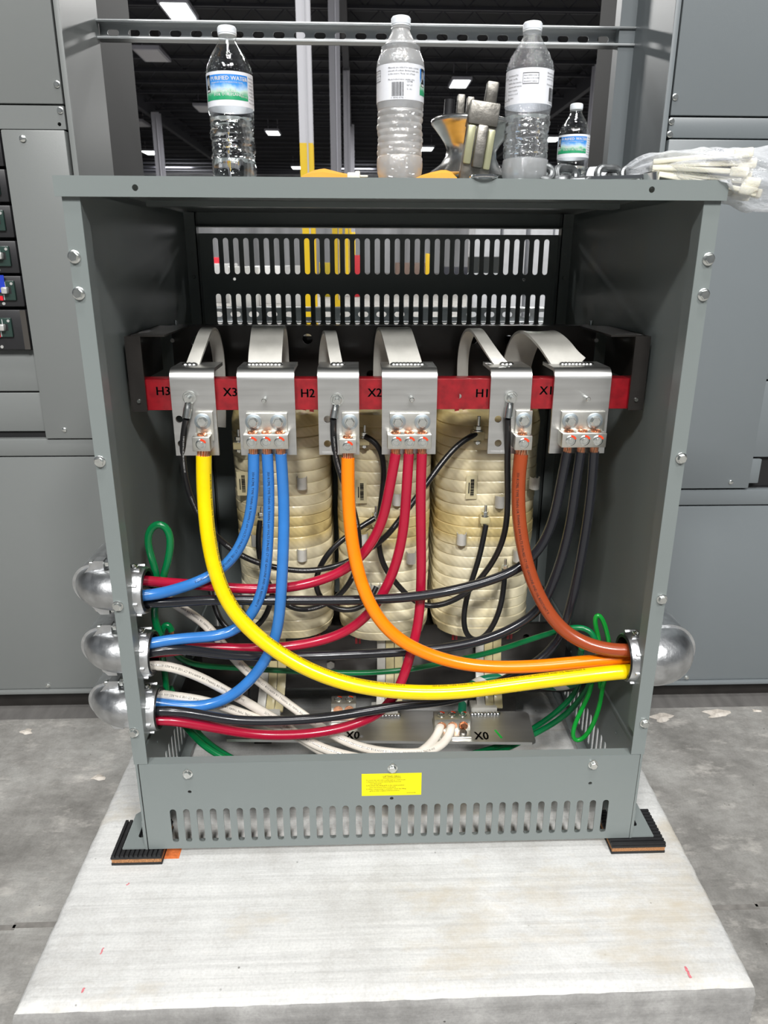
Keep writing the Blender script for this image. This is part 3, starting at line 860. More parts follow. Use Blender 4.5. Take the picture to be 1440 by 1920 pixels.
# rear panel
m = MB()
YB = .742
holes = []
for k in range(34):
    x = -.3845+k*.02362
    holes.append(stadium(x, 1.171, 1.2515, .0062))
    holes.append(stadium(x-.001, 1.055, 1.1265, .0062))
for k in range(34):
    holes.append(stadium(-.3845+k*.02362, .26, .34, .0062))
holes += [circ(-.345, 1.160, .0035, 10), circ(.345, 1.160, .0035, 10)]
plate(m, rect(-.445, .4475, .172, 1.2610), holes, .002, XZ(YB))
m.build('rear_panel', P, ENC, smooth=False)
m = MB(); m.box(-.445, .4475, YB-.004, YB-.001, 1.2735, 1.3065); m.box(-.445, .4475, YB-.03, YB, 1.2735, 1.2755)
m.build('rear_header', P, ENC, smooth=False)
for s, x in ((-1, -.4475), (1, .4475)):
    m = MB(); m.box(x, x-s*.026, YB-.028, YB-.026, .367, 1.305); m.box(x-s*.024, x-s*.026, YB-.028, YB, .367, 1.305)
    for z in (1.215, 1.165, .95, .7): m.lathe([(0, .004), (.003, .003)], (x-s*.013, YB-.028, z), (0, -1, 0), seg=10)
    m.build('rear_corner_post', P, ENC, smooth=False)
# lid stiffener under the lid
MB().box(-.447, .447, .40, .43, 1.297, 1.3065).build('lid_stiffener', P, ENC, smooth=False)
# hex bolts on the flanges
def hexbolt(c, r=.0068):
    m = MB(); c = Vector(c)
    m.lathe([(0, r*1.32), (.0014, r*1.32), (.0020, r*1.15)], c, (0, -1, 0), seg=20)
    m.hexprism(c+Vector((0, -.0015, 0)), (0, -1, 0), r, .0062, ref=(.3, 0, 1))
    return m
for s in (-1, 1):
    for z in (1.2055, 1.1565, .9115, .669, .427):
        hexbolt((s*.4485, 0, z)).build('hex_bolt', M['zinc'], ENC)
# feet brackets
for s in (-1, 1):
    m = MB()
    x0 = s*.4525
    g = [(0, 0), (.0435, 0), (.0435, .088), (.034, .098), (0, .098)]
    vs, fs = poly_plate(g, [stadium(.017, .026, .066, .0055)], .003)
    m.add([Vector((x0+s*v.x, .001+v.y, .1740+v.z)) for v in vs], fs)
    m.box(x0, x0+s*.003, .0015, .098, .1745, .235)
    m.lathe([(0, .006), (.004, .005)], (x0+s*.003, .03, .215), (s, 0, 0), seg=12)
    m.build('foot_bracket', P, ENC)

# lifting grill (removable lower front)
GR = empty('lifting_grill', (0, 0, .173), 'slotted grey lower front grill with a yellow instruction sticker', 'grill')
m = MB()
holes = [stadium(-.3965+k*.02403, .187, .2615, .0058) for k in range(34)] + [circ(-.363, .299, .0035), circ(.363, .299, .0035), circ(.0, .275, .0035)]
plate(m, rect(-.4475, .4485, .1730, .3585), holes, .002, XZ(.001))
m.box(-.4472, .4482, .0005, .020, .3572, .3592)
m.box(-.4472, .4482, .0005, .022, .1726, .1750)
m.build('grill_panel', P, GR)
for s in (-1, 1):
    MB().box(s*.4495, s*.4535, .0, .03, .1725, .3602).build('grill_side_rail', P, GR, smooth=False)
for x, z in ((-.363, .339), (.001, .342), (.364, .341)):
    hexbolt((x, 0, z)).build('hex_bolt', M['zinc'], GR)
    m = MB(); m.box(x-.003, x+.003, -.004, -.001, z+.006, z+.011, .001); m.build('bolt_clip', M['zinc'], GR)
stk = MB().box(-.0545, .0535, -.0006, .0002, .2825, .3300).build('instruction_sticker', M['yellow_sticker'], GR, smooth=False)
stk['label'] = 'yellow sticker with black lifting instructions'
m = MB()
X, Z = (1, 0, 0), (0, 0, 1)
flat_text(m, 'LIFTING GRILL', .0050, (0, -.0008, .3238), X, Z)
m.box(-.0165, .0165, -.0009, -.0007, .3203, .3207)
for i, (dx, t) in enumerate(((0, 'To move the unit with a pallet jack or a fork truck:'), (0, '1) Remove the screws securing the front and'), (.0065, 'rear lifting grills'), (0, '2) Re-attach the lifting grills in the raised position'), (.0065, '(use the bottom holes in the grill)'), (0, '3) When transporting is complete, return the lifting'), (.0065, 'grills to their original lowered position'))):
    flat_text(m, t, .00345, (-.0465+dx, -.0008, .3165-i*.0039), X, Z, 'LEFT')
flat_text(m, '8HX022AAPB1', .0027, (.027, -.0008, .2875), X, Z, 'LEFT')
m.build('sticker_lettering', M['ink'], stk, smooth=False)

# vibration mats
for k, (x0, x1, y0, y1, lab) in enumerate(((-.514, -.422, -.014, .078, 'rubber and cork mat under the front left foot'), (.412, .514, -.016, .078, 'rubber and cork mat under the front right foot'), (-.514, -.42, .65, .75, 'rubber and cork mat under the rear left foot'), (.412, .514, .65, .75, 'rubber and cork mat under the rear right foot'))):
    e = empty('vibration_mat', ((x0+x1)/2, (y0+y1)/2, .15), lab, 'rubber mat', 'rubber and cork mats under the enclosure')
    MB().box(x0, x1, y0, y1, .1500, .1555, .001).build('bottom_rubber', M['rubber'], e)
    MB().box(x0+.001, x1-.001, y0+.001, y1-.001, .1555, .1640).build('cork_core', M['cork'], e, smooth=False)
    m = MB().box(x0, x1, y0, y1, .1640, .1680)
    n = 11
    if k % 2 == 0:
        for i in range(n): 
            xx = x0+(x1-x0)*(i+.5)/n; m.box(xx-.0026, xx+.0026, y0, y1, .168, .1722)
    else:
        for i in range(n):
            yy = y0+(y1-y0)*(i+.5)/n; m.box(x0, x1, yy-.0026, yy+.0026, .168, .1722)
    m.build('ribbed_rubber', M['rubber'], e, smooth=False)

# ------------------------------------------------------------------ transformer core, coils, rail
CORE = empty('transformer_core', (0, .42, .172), 'dark steel core frame with clamps holding the three coils', 'transformer core')
B = M['black_steel']
YT = .365
m = MB()
zt0, zt1 = .950, 1.083
hl = [circ(-.365, 1.053, .011), circ(-.262, .995, .007), circ(-.03, .99, .008), circ(.24, 1.056, .009), circ(-.152, 1.058, .010), circ(.17, 1.058, .010), circ(.36, .995, .008)]
plate(m, rect(-.412, .412, zt0, zt1), hl, .005, XZ(YT))
m.box(-.412, .412, YT, YT+.030, zt1-.004, zt1)
m.build('top_clamp', B, CORE, smooth=False)
MB().box(-.33, .33, YT+.035, YT+.19, .955, 1.06).build('top_yoke', B, CORE, smooth=False)
m = MB()
hl = [circ(.255, .395, .008), circ(-.3, .39, .008), circ(.31, .42, .007)]
plate(m, rect(-.40, .40, .300, .452), hl, .005, XZ(.335))
m.box(-.40, .40, .335, .39, .300, .306)
m.build('bottom_clamp', B, CORE, smooth=False)
MB().box(-.33, .33, .35, .555, .32, .43).build('bottom_yoke', B, CORE, smooth=False)
for s in (-1, 1): MB().box(s*.445, s*.30, .3, .6, .300, .318).build('base_rail', B, CORE, smooth=False)
for x in (-.28, .28):
    for y in (.36, .56):
        MB().box(x-.02, x+.02, y-.02, y+.02, .1502, .31).build('core_foot', B, CORE, smooth=False)
for x, z, y in ((-.244, 1.043, YT-.0025), (.252, 1.056, YT-.0025), (.235, .425, .3325), (-.12, .36, .3325)):
    m = MB(); m.hexprism((x, y, z), (0, -1, 0), .010, .007); m.build('clamp_bolt', M['black_steel' if z > 1.05 else 'forged'], CORE)
TAB_Y = .155
for s, xo in ((-1, -.4385), (1, .4385)):
    m = MB()
    m.box(xo, xo-s*.004, TAB_Y, YT, 1.0, 1.083)
    m.box(xo, xo-s*.06, TAB_Y+.02, YT, 1.080, 1.083)
    m.build('side_arm', B, CORE, smooth=False)
    m = MB(); m.box(xo, xo-s*.026, TAB_Y-.004, TAB_Y, .958, 1.083)
    m.build('end_tab', B, CORE, smooth=False)
    m = MB(); m.lathe([(0, .0035), (.003, .003)], (xo-s*.014, TAB_Y-.004, .976), (0, -1, 0), seg=12); m.build('tab_screw', M['zinc'], CORE)
    m = MB(); m.cyl((s*.405, YT-.03, 1.058), (s*.405, YT+.001, 1.058), .004, seg=10); m.cyl((s*.405, YT+.012, 1.06), (s*.405, YT+.012, 1.092), .004, seg=10); m.build('corner_bolt', M['zinc'], CORE)

# red fibreglass rail
m = MB(); z0, z1 = .9590, 1.0105
vs, fs = poly_plate(rect(-.437, .437, z0, z1), [circ(at(861, 743, .162).x, at(861, 743, .162).z, .0042)], .003)
m.add([XZ(.162) @ v for v in vs], fs)
m.box(-.4368, .4368, .1610, .196, z1-.0025, z1+.0006, .0012); m.box(-.4368, .4368, .1610, .196, z0-.0006, z0+.0025, .0012)
RAIL = m.build('terminal_rail', M['red_rail'], angle=40)
tag(RAIL, 'long red fibreglass rail marked H and X terminals', 'rail')
m = MB()
for px, py, t in ((306, 734, 'H3'), (432, 736, 'X3'), (577, 738, 'H2'), (703, 737, 'X2'), (905, 738, 'H1'), (1025, 733, 'X1')):
    p = at(px, py, .1602)
    flat_text(MB(), t, .0205, p, X, Z, bold=.0006).build('terminal_lettering', M['ink'], RAIL, smooth=False)

# coils
def coil(cx, w, z0, z1, lab, sticker, studs, sleeves):
    e = empty('transformer_coil', (cx, .40, z0), lab, 'coil', 'taped transformer coils')
    y0, y1 = .285, .565
    m = MB()
    nb = 21
    rows = []
    def ring(d, sc=1.0):
        r = .075; hx, hy = w/2+d, (y1-y0)/2+d
        pts = []
        for qx, qy, a0 in ((1, -1, -PI/2), (1, 1, 0), (-1, 1, PI/2), (-1, -1, PI)):
            for i in range(9):
                a = a0+PI/2*i/8
                pts.append((cx+qx*(hx-r)+r*math.cos(a), (y0+y1)/2+qy*(hy-r*1.05)+r*1.05*math.sin(a)))
        return pts
    zz = []
    for b in range(nb):
        za, zb = z0+(z1-z0)*b/nb, z0+(z1-z0)*(b+1)/nb
        h = zb-za
        bulge = .0008*math.sin(b*1.3+cx*9)
        ends = -.004 if b in (0, nb-1) else 0
        zz += [(za+.0003, -.0014+bulge+(ends*1.5 if b == 0 else 0)), (za+h*.08, bulge+(ends if b == 0 else 0)), (zb-h*.08, bulge+(ends if b == nb-1 else 0)), (zb-.0003, -.0014+bulge+(ends*1.5 if b == nb-1 else 0))]
    zz = [(z0-.004, -.022)] + zz + [(z1+.006, -.022)]
    R = [[(x, y, z + (.0025*math.sin(6*x+z*40) if 2 < i < len(zz)-3 else 0)) for x, y in ring(d)] for i, (z, d) in enumerate(zz)]
    N = len(R[0])
    vs = [p for r in R for p in r]
    fs = [(j*N+i, j*N+(i+1) % N, (j+1)*N+(i+1) % N, (j+1)*N+i) for j in range(len(R)-1) for i in range(N)]
    fs += [tuple(range(N-1, -1, -1)), tuple((len(R)-1)*N+i for i in range(N))]
    m.add(vs, fs).build('winding', M['coil'], e, angle=50)
    m = MB()
    for dx in (-.07, -.055, .05, .065): m.box(cx+dx-.004, cx+dx+.004, y0+.03, y0+.036, z1-.01, z1+.035)
    for dx in (-.06, .06): m.box(cx+dx-.0025, cx+dx+.0025, y0+.035, y0+.04, z0-.022, z0+.006); m.box(cx+dx+.005, cx+dx+.0095, y0+.035, y0+.04, z0-.022, z0+.006)
    m.build('spacer_stick', M['red_rail'], e, smooth=False)
    px, py = sticker
    c = at(px, py, y0-.0035)
    st = MB().box(c.x-.011, c.x+.011, y0-.0035, y0-.0015, c.z-.024, c.z+.024).build('barcode_sticker', material('amber_sticker_film', srgb(214, 203, 164), .35), e, smooth=False)
    bm_ = MB(); z = c.z-.017
    while z < c.z+.017:
        h = random.choice((.0006, .0011, .0017)); bm_.box(c.x-.002, c.x+.005, y0-.0042, y0-.0036, z, z+h); z += h+random.choice((.0006, .001))
    bm_.box(c.x-.006, c.x-.004, y0-.0042, y0-.0036, c.z-.012, c.z+.010)
    bm_.build('barcode', M['ink'], st, smooth=False)
    for (px, py, sc) in studs:
        c = at(px, py, y0-.012)
        m = MB(); m.box(c.x-.011*sc, c.x+.011*sc, y0-.020, y0+.004, c.z-.018*sc, c.z-.002, .002)
        blk = m.build('tap_block', M['insul_old'], e)
        m = MB(); m.cyl((c.x, y0-.012, c.z-.026*sc), (c.x+.001, y0-.012, c.z+.024*sc), .0032*sc, seg=12)
        m.hexprism((c.x, y0-.012, c.z+.001), (0, 0, 1), .0075*sc, .007, ref=(1, 0, 0)); m.lathe([(0, .0095*sc), (.002, .0095*sc)], (c.x, y0-.012, c.z-.002), (0, 0, 1), seg=16)
        m.hexprism((c.x, y0-.012, c.z-.024*sc), (0, 0, 1), .007*sc, .005, ref=(1, 0, 0))
        m.build('tap_stud', M['zinc'], e)
    for (px, py) in sleeves:
        c = at(px, py, y0-.006)
        m = MB()
        arc = [(c.x-.010*math.cos(t), y0-.002-.012*math.sin(t)) for t in np.linspace(-.3, PI+.3, 12)]
        vs = []; fs = []
        for (x, y) in arc: vs += [(x, y, c.z-.013), (x, y, c.z+.010+.003*random.random())]
        for (x, y) in arc: vs += [(c.x+(x-c.x)*.86, y0-.002+(y-y0+.002)*.86, c.z-.013), (c.x+(x-c.x)*.86, y0-.002+(y-y0+.002)*.86, c.z+.011)]
        n = len(arc)
        for i in range(n-1):
            a, b = 2*i, 2*i+2
            fs += [(a, b, b+1, a+1), (2*n+a, 2*n+a+1, 2*n+b+1, 2*n+b), (a+1, b+1, 2*n+b+1, 2*n+a+1), (a, 2*n+a, 2*n+b, b)]
        m.add(vs, fs).build('tap_sleeve', M['insul'], e)
    return e
coil(-.210, .196, .446, .925, 'left taped coil behind the blue cables', (455, 907), [(490, 968, .8), (447, 826, .9)], [(566, 905), (566, 1040), (480, 1012), (640-178, 1118)])
coil(-.003, .192, .438, .925, 'middle taped coil behind the red cables', (677, 922), [(704, 968, .9), (683, 818, .9)], [(745, 935), (771, 1045), (704, 1105), (681, 1010)])
coil(.207, .208, .444, .925, 'right taped coil behind the brown cable', (884, 914), [(896, 806, 1.1), (909, 966, .9), (946, 1066, .9)], [(938, 940), (866, 1010), (1003, 905), (972, 1042)])

# ------------------------------------------------------------------ terminal plates with lugs and lead straps
PY = 0.150
def ribbon(mb, pts, w, t, step=.006, sig=2.0, taper=None):
    p = smooth_path(pts, step, sig)
    return mb.sweep(p, [(-w/2, -t/2), (-w/2+t*.3, -t/2-.0002), (w/2-t*.3, -t/2-.0002), (w/2, -t/2), (w/2, t/2), (w/2-t*.3, t/2+.0004), (-w/2+t*.3, t/2+.0004), (-w/2, t/2)], up=(1, 0, 0))

def px3(l): return [at(*q) for q in l]

def socket_screw(par, c, r=.0095, mark=True, axis=(0, -1, 0)):
    ax = Vector(axis)
    m = MB(); m.lathe([(0, r), (.0016, r), (.0024, r*.86), (.0024, r*.62), (.0012, r*.58), (.0012, r*.44), (.0030, r*.42), (.0030, 1e-5)], c, axis, seg=24)
    o = m.build('set_screw', M['zinc'], par)
    if mark:
        m = MB(); n = 8; vs = []; a0 = .35
        side = Vector((1, 0, 0)); upv = ax.cross(side) if abs(ax.z) < .5 else Vector((0, 1, 0))
        if abs(ax.z) < .5: upv = Vector((0, 0, 1))
        C = Vector(c)+ax*.0027
        for i in range(n+1):
            t = a0+1.3*i/n
            for rr in (r*.72, r*1.12): vs.append(C + side*(rr*math.cos(t)) + upv*(rr*math.sin(t)))
        m.add(vs, [(2*i, 2*i+1, 2*i+3, 2*i+2) for i in range(n)])
        m.build('torque_mark', M['paint_mark'], par, smooth=False)
    return o

def strands(par, c, r, ln, axis=(0, 0, 1), name='copper_strands'):
    """bundle of bare copper wires from c along axis"""
    m = MB(); C = Vector(c); ax = Vector(axis).normalized(); a = ax.orthogonal().normalized(); b = ax.cross(a)
    for (n, rr) in ((1, 0), (6, .38), (12, .76)):
        for i in range(n):
            t = 2*PI*i/n
            o0 = a*(r*rr*math.cos(t))+b*(r*rr*math.sin(t)); o1 = a*(r*rr*math.cos(t+.3))+b*(r*rr*math.sin(t+.3))
            m.cyl(C+o0, C+ax*ln+o1, r*.2, seg=7)
    return m.build(name, M['copper'], par)

def terminal(name, x0, x1, lab, strap, sw, stud, tang, bolts, screws, holes=(), lug_lab=None, stud_nut=False, weld_x=None, plate_text=None):
    e = empty('terminal_plate', ((x0+x1)/2, PY, .8815), lab, 'terminal', 'bent aluminium terminal plates on the red rail')
    m = MB(); t = .006; R = .018; zt = 1.030
    hl = [circ(at(px, py, PY).x, at(px, py, PY).z, .0062, 18) for px, py in holes]
    plate(m, rect(x0, x1, .8815, zt-R), hl, t, XZ(PY+t/2))
    prof = []
    n = 8
    for i in range(n+1):
        a = PI/2*i/n
        prof.append((PY+R-R*math.cos(a), zt-R+R*math.sin(a)))
    prof.append((.240, zt))
    inner = [(.240, zt-t)] + [(PY+R-(R-t)*math.cos(PI/2*i/n), zt-R+(R-t)*math.sin(PI/2*i/n)) for i in range(n, -1, -1)]
    loop = prof+inner
    k = len(loop)
    vs = [(x, y, z) for x in (x0, x1) for y, z in loop]
    fs = [(i, (i+1) % k, k+(i+1) % k, k+i) for i in range(k)]
    h = len(prof)
    for b in (0, k):
        fs += [(b+i, b+i+1, b+k-2-i, b+k-1-i) for i in range(h-1)]
    m.add(vs, fs)
    m.build('bent_plate', M['alu'], e, angle=30)
    if plate_text:
        m = MB(); flat_text(m, plate_text, .0055, (x0+.005, PY-.0004, .886), (1, 0, 0), (0, 0, 1), 'LEFT'); m.build('stamped_code', M['white_ink'], e, smooth=False)
    # welded lead strap
    m = MB(); ribbon(m, px3(strap), sw, .0055).build('lead_strap', M['insul'], e, angle=50)
    s0 = at(*strap[0])
    m = MB()
    nb = max(3, int(sw/.006))
    for i in range(nb): m.ball((s0.x-sw/2+sw*(i+.5)/nb, s0.y-.005, zt+.001), .0062, 10, 6, (1, 1, .6))
    m.build('weld_bead', M['weld'], e)
    # lug
    Yf = PY-.032
    tx0, tx1, tz1 = tang
    a, b = at(tx0, tz1, PY-.006), at(tx1, tz1, PY-.006)
    zs = at(screws[0][0], screws[0][1], Yf).z
    lug = MB().box(a.x, b.x, PY-.0065, PY-.0002, zs, a.z, .0006)
    sx = [at(p[0], p[1], Yf).x for p in screws]
    bw = .0148
    lug.box(min(sx)-bw, max(sx)+bw, Yf, PY-.0002, zs-.0125, zs+.0125, .0012)
    lo = lug.build('cable_lug', M['lug'], e)
    if lug_lab: lo['label'] = lug_lab
    for x in sx:
        socket_screw(lo, (x, Yf, zs), .0088)
        yc = PY-.0175
        m = MB(); m.lathe([(0, .0092), (.0006, .0086)], (x, yc, zs+.0124), (0, 0, 1), seg=18); m.build('wire_bore', M['copper'], lo)
        strands(lo, (x, yc, zs+.0115), .0085, .0035, name='wire_end')
    for px, py in bolts:
        c = at(px, py, PY-.0065)
        m = MB(); m.lathe([(0, .0138), (.0018, .0138), (.0022, .0132)], c, (0, -1, 0), seg=28); m.build('flat_washer', M['washer'], e)
        m = MB(); m.lathe([(.0022, .0092), (.0042, .0092)], c, (0, -1, 0), seg=20); m.hexprism(c+Vector((0, -.0042, 0)), (0, -1, 0), .0078, .0062, ref=(.4, 0, 1)); m.build('hex_bolt', M['zinc'], e)
    c = at(stud[0], stud[1], PY)
    m = MB()
    if stud_nut:
        m.lathe([(0, .0112), (.0016, .0112), (.0018, .0105)], c, (0, -1, 0), seg=24)
        m.hexprism(c+Vector((0, -.004, 0)), (0, -1, 0), .0085, .0062, ref=(.2, 0, 1)); m.lathe([(.002, .0095), (.004, .0095)], c, (0, -1, 0), seg=20)
        m.cyl(c, c+Vector((0, -.022, 0)), .0042, seg=14)
    else:
        m.cyl(c, c+Vector((.0, -.019, 0)), .0040, seg=14); m.cyl(c+Vector((0, -.019, 0)), c+Vector((0, -.020, 0)), .0040, .0032, seg=14)
    m.build('stud', M['zinc'], e)
    return [Vector((x, PY-.0175, zs-.0125)) for x in sx]

LB = {}
LB['H3'] = terminal('H3', -.3705, -.2965, 'aluminium terminal plate between H3 and X3 marks with yellow cable',
    [(358, 694, .205), (366, 672, .215), (378, 640, .24), (388, 616, .27), (399, 622, .30), (408, 655, .315), (412, 700, .325), (413, 760, .33), (413, 800, .335)], .022,
    (355, 745), (365, 398, 772), [(380, 790)], [(377, 833)], [(336, 786), (340, 832)], 'single bore lug', True)
LB['X3'] = terminal('X3', -.2585, -.1625, 'wide aluminium terminal plate right of X3 mark with three blue cables',
    [(497, 694, .205), (497, 672, .212), (500, 640, .24), (503, 612, .275), (508, 618, .305), (512, 650, .32), (514, 700, .325), (515, 800, .335)], .058,
    (497, 748), (461, 538, 775), [(475, 791), (522, 791)], [(472, 829), (498, 829), (524, 829)], [], 'triple bore lug')
LB['H2'] = terminal('H2', -.1235, -.0535, 'aluminium terminal plate right of H2 mark with orange cable',
    [(634, 696, .205), (628, 668, .22), (622, 635, .25), (618, 620, .28), (612, 635, .305), (608, 670, .32), (608, 700, .325), (608, 800, .335)], .021,
    (632, 749), (641, 673, 774), [(656, 791)], [(652, 837)], [(614, 786), (614, 832)], 'single bore lug', True, plate_text='Y2WH 891')
LB['X2'] = terminal('X2', -.0145, .0795, 'wide aluminium terminal plate right of X2 mark with three dark red cables',
    [(764, 694, .205), (759, 676, .212), (750, 645, .24), (741, 616, .275), (734, 621, .305), (729, 650, .32), (727, 700, .325), (727, 800, .335)], .056,
    (771, 746), (731, 806, 775), [(746, 791), (792, 791)], [(743, 829), (768, 829), (793, 829)], [], 'triple bore lug')
LB['H1'] = terminal('H1', .171, .2415, 'aluminium terminal plate right of H1 mark with brown cable',
    [(948, 693, .205), (930, 672, .212), (908, 640, .235), (890, 616, .27), (875, 632, .3), (868, 670, .315), (867, 715, .325), (867, 800, .335)], .021,
    (958, 745), (968, 999, 770), [(982, 788)], [(982, 831)], [(934, 786), (934, 831)], 'single bore lug', True, plate_text='Y2WH 891')
LB['X1'] = terminal('X1', .280, .378, 'wide aluminium terminal plate beside X1 mark with three black cables',
    [(1078, 692, .205), (1062, 678, .212), (1038, 645, .235), (1010, 623, .27), (988, 632, .3), (974, 665, .315), (967, 700, .325), (966, 800, .335)], .056,
    (1097, 745), (1054, 1136, 772), [(1069, 789), (1115, 789)], [(1070, 826), (1096, 826), (1121, 826)], [], 'triple bore lug')

# ------------------------------------------------------------------ neutral bar
BAR = empty('neutral_bar', (-.01, .2, .284), 'flat aluminium neutral bar marked X0 low in the enclosure', 'bus bar')
m = MB()
vs, fs = poly_plate([(-.325, .165), (.288, .136), (.296, .142), (.302, .235), (.294, .243), (-.322, .272)], [circ(at(678, 1372, .17).x, .166, .004)], .006)
m.add([Vector((v.x, v.y, .287+v.z)) for v in vs], fs)
m.build('flat_bar', M['alu'], BAR, angle=30)
m = MB()
for px, py in ((661, 1379), (903, 1380)):
    p = floor_px(px, py, .2905); flat_text(MB(), 'X0', .024, p, (1, -.04, 0), (0.06, 1.5, 0), bold=.0007).build('bar_lettering', M['ink'], BAR, smooth=False)
m = MB(); p, q = floor_px(929, 1369, .2902), floor_px(941, 1384, .2902)
m.add([p+Vector((-.003, 0, 0)), p+Vector((.001, .002, 0)), q+Vector((.002, .001, 0)), q+Vector((-.002, -.001, 0))], [(0, 1, 2, 3)])
m.build('green_marker_line', M['bright_green_jacket'], BAR, smooth=False)
for cx, lab in ((511, 'l'), (731, 'm'), (916, 'r')):
    for k, (dx, mt) in enumerate(((-.019, 'insul'), (0, 'insul_old'), (.019, 'insul_old'))):
        b = at(cx, 1200, .318)
        pts = [Vector((b.x+dx, .322, .46)), Vector((b.x+dx, .318, .41)), Vector((b.x+dx, .305, .36)), Vector((b.x+dx-.002, .275, .320)), Vector((b.x+dx-.004, .245, .299))]
        m = MB(); ribbon(m, pts, .0175, .006); m.build('lead_strap', M[mt], BAR, angle=50)
    b = at(cx-8, 1338, .245)
    MB().box(b.x-.03, b.x+.026, .238, .268, .290, .304, .002).build('strap_foot', M['insul'], BAR)
    m = MB()
    for i in range(9): m.ball((b.x-.028+i*.0068, .234, .292), .0062, 10, 6, (1, 1, .8))
    m.build('weld_bead', M['weld'], BAR)
def bar_lug(pxs, py, Yc, n, ports, open_port=None):
    c0 = floor_px(pxs[0], py, .29); c1 = floor_px(pxs[-1], py, .29)
    xs = np.linspace(c0.x, c1.x, n)
    z0, z1 = .2902, .322
    l = MB().box(xs[0]-.0145, xs[-1]+.0145, Yc, Yc+.030, z0+.004, z1, .0012).box(xs[0]-.0145, xs[-1]+.0145, Yc-.02, Yc+.045, z0, z0+.005, .0008)
    o = l.build('cable_lug', M['lug'], BAR)
    for x in xs:
        socket_screw(o, (x, Yc+.016, z1), .0085, True, (0, 0, 1))
        m = MB(); m.lathe([(0, .0098), (.0006, .0094)], (x, Yc-.0001, z0+.0165), (0, -1, 0), seg=20); m.build('wire_bore', M['copper'], o)
    if open_port is not None: strands(o, (xs[open_port], Yc+.004, z0+.0165), .009, .0075, (0, -1, 0), 'wire_end')
    return xs, Yc, z0+.0165
XN, YN, ZN = bar_lug((827, 868), 1372, .172, 3, True, 2)
bar_lug((634, 655), 1344, .235, 2, False)
m = MB(); m.lathe([(0, .0075), (.006, .0075), (.008, .005)], (XN[2]-.002, YN-.012, .2955), (0, -.3, 1), seg=14); m.build('plug', M['forged'], BAR)

# ------------------------------------------------------------------ conduit elbows
def elbow(side, Yc, zc, R, lab, ears=True, rb=.041):
    e = empty('conduit_elbow', (side*.49, Yc, zc), lab, 'conduit fitting', 'cast conduit elbows on the enclosure sides')
    s = side
    path = [Vector((s*.453, Yc, zc)), Vector((s*.468, Yc, zc))]
    rr = .036; xc = s*.468
    ext = .552-R-.468
    rr = max(.02, ext)
    for i in range(1, 13):
        a = PI/2*i/12
        path.append(Vector((xc+s*rr*math.sin(a), Yc+rr*(1-math.cos(a))*1.0, zc)))
    path += [Vector((xc+s*rr, Yc+rr+.03, zc)), Vector((xc+s*rr, Yc+rr+.10, zc))]
    m = MB(); m.tube(path, R, 36)
    m.build('elbow_body', M['cast'], e, angle=50)
    # clamp seam rim behind the dome
    yr = Yc+rr*.55
    outl = []
    Rr = R+.0036
    xe = s*(.468+math.sqrt((rr+R)**2-(.45*rr)**2)-R)
    for i in range(25):
        a = -PI/2+PI*i/24
        outl.append((xe+s*(Rr*math.cos(a)), zc+Rr*math.sin(a)))
    outl += [(s*.462, zc+Rr*.98), (s*.462, zc-Rr*.98)]
    vs, fs = poly_plate(outl, [], .006)
    m = MB(); m.add([Vector((v.x, yr+v.z, v.y)) for v in vs], fs); m.build('seam_rim', M['cast'], e)
    if ears:
        for q in (1, -1):
            zz = zc+q*(Rr+.003)
            xa = s*.502
            vs, fs = poly_plate([(xa+s*.022, zc+q*(Rr-.010)), (xa+s*.004, zc+q*(Rr+.012)), (xa-s*.012, zc+q*(Rr+.012)), (xa-s*.012, zc+q*(Rr-.010))], [], .020)
            m = MB(); m.add([Vector((v.x, yr-.008+v.z, v.y)) for v in vs], fs); m.build('clamp_ear', M['cast'], e, angle=30)
            m = MB(); m.cyl((xa+s*.010, yr-.010, zz+q*.002), (s*.462, yr-.010, zz+q*.002), .0036, seg=12)
            m.hexprism((xa-s*.014, yr-.010, zz+q*.002), (-s, 0, 0), .0068, .006); m.lathe([(0, .006), (.004, .006), (.007, .003)], (xa+s*.008, yr-.010, zz+q*.002), (s, 0, 0), seg=14)
            m.build('clamp_bolt', M['zinc'], e)
    # bushing inside
    xf = s*.4185
    m = MB()
    m.lathe([(0, rb+.003), (.004, rb+.004), (.006, rb+.0015), (.026, rb), (.030, rb-.0015), (.030, rb-.006), (.0, rb-.006)], (s*.4480, Yc, zc), (-s, 0, 0), seg=40, closed=True)
    for i in range(8):
        a = 2*PI*i/8+.2
        c = Vector((s*.436, Yc+(rb+.001)*math.cos(a), zc+(rb+.001)*math.sin(a)))
        m.box(-.012, .012, -.003, .003, -.0025, .0025, .0008, mat=Matrix.Translation(c) @ Matrix.Rotation(-a+PI/2, 4, 'X') if False else Matrix.Translation(c) @ Matrix.Rotation(a, 4, 'X'))
    bo = m.build('bushing', M['cast'], e, angle=40)
    m = MB(); m.lathe([(.020, rb-.0055), (.0315, rb-.0055), (.0325, rb-.0035), (.0315, rb-.0085), (.0, rb-.0085)], (s*.4480, Yc, zc), (-s, 0, 0), seg=36, closed=True); m.build('bushing_liner', M['heatblack'], e)
    MB().lathe([(0, rb-.008), (.001, rb-.008)], (s*.449, Yc, zc), (-s, 0, 0), seg=30).build('dark_bore', M['heatblack'], e)
    m = MB(); m.box(s*.444, s*.430, Yc-.008, Yc+.006, zc+rb-.001, zc+rb+.005, .001); screw_c = (s*.437, Yc-.002, zc+rb+.004); m.lathe([(0, .0055), (.0025, .005), (.004, .003)], screw_c, (0, 0, 1), seg=14); m.build('ground_screw', M['zinc'], e)
    return e
EL = [(.062, .668), (.060, .548), (.058, .437)]
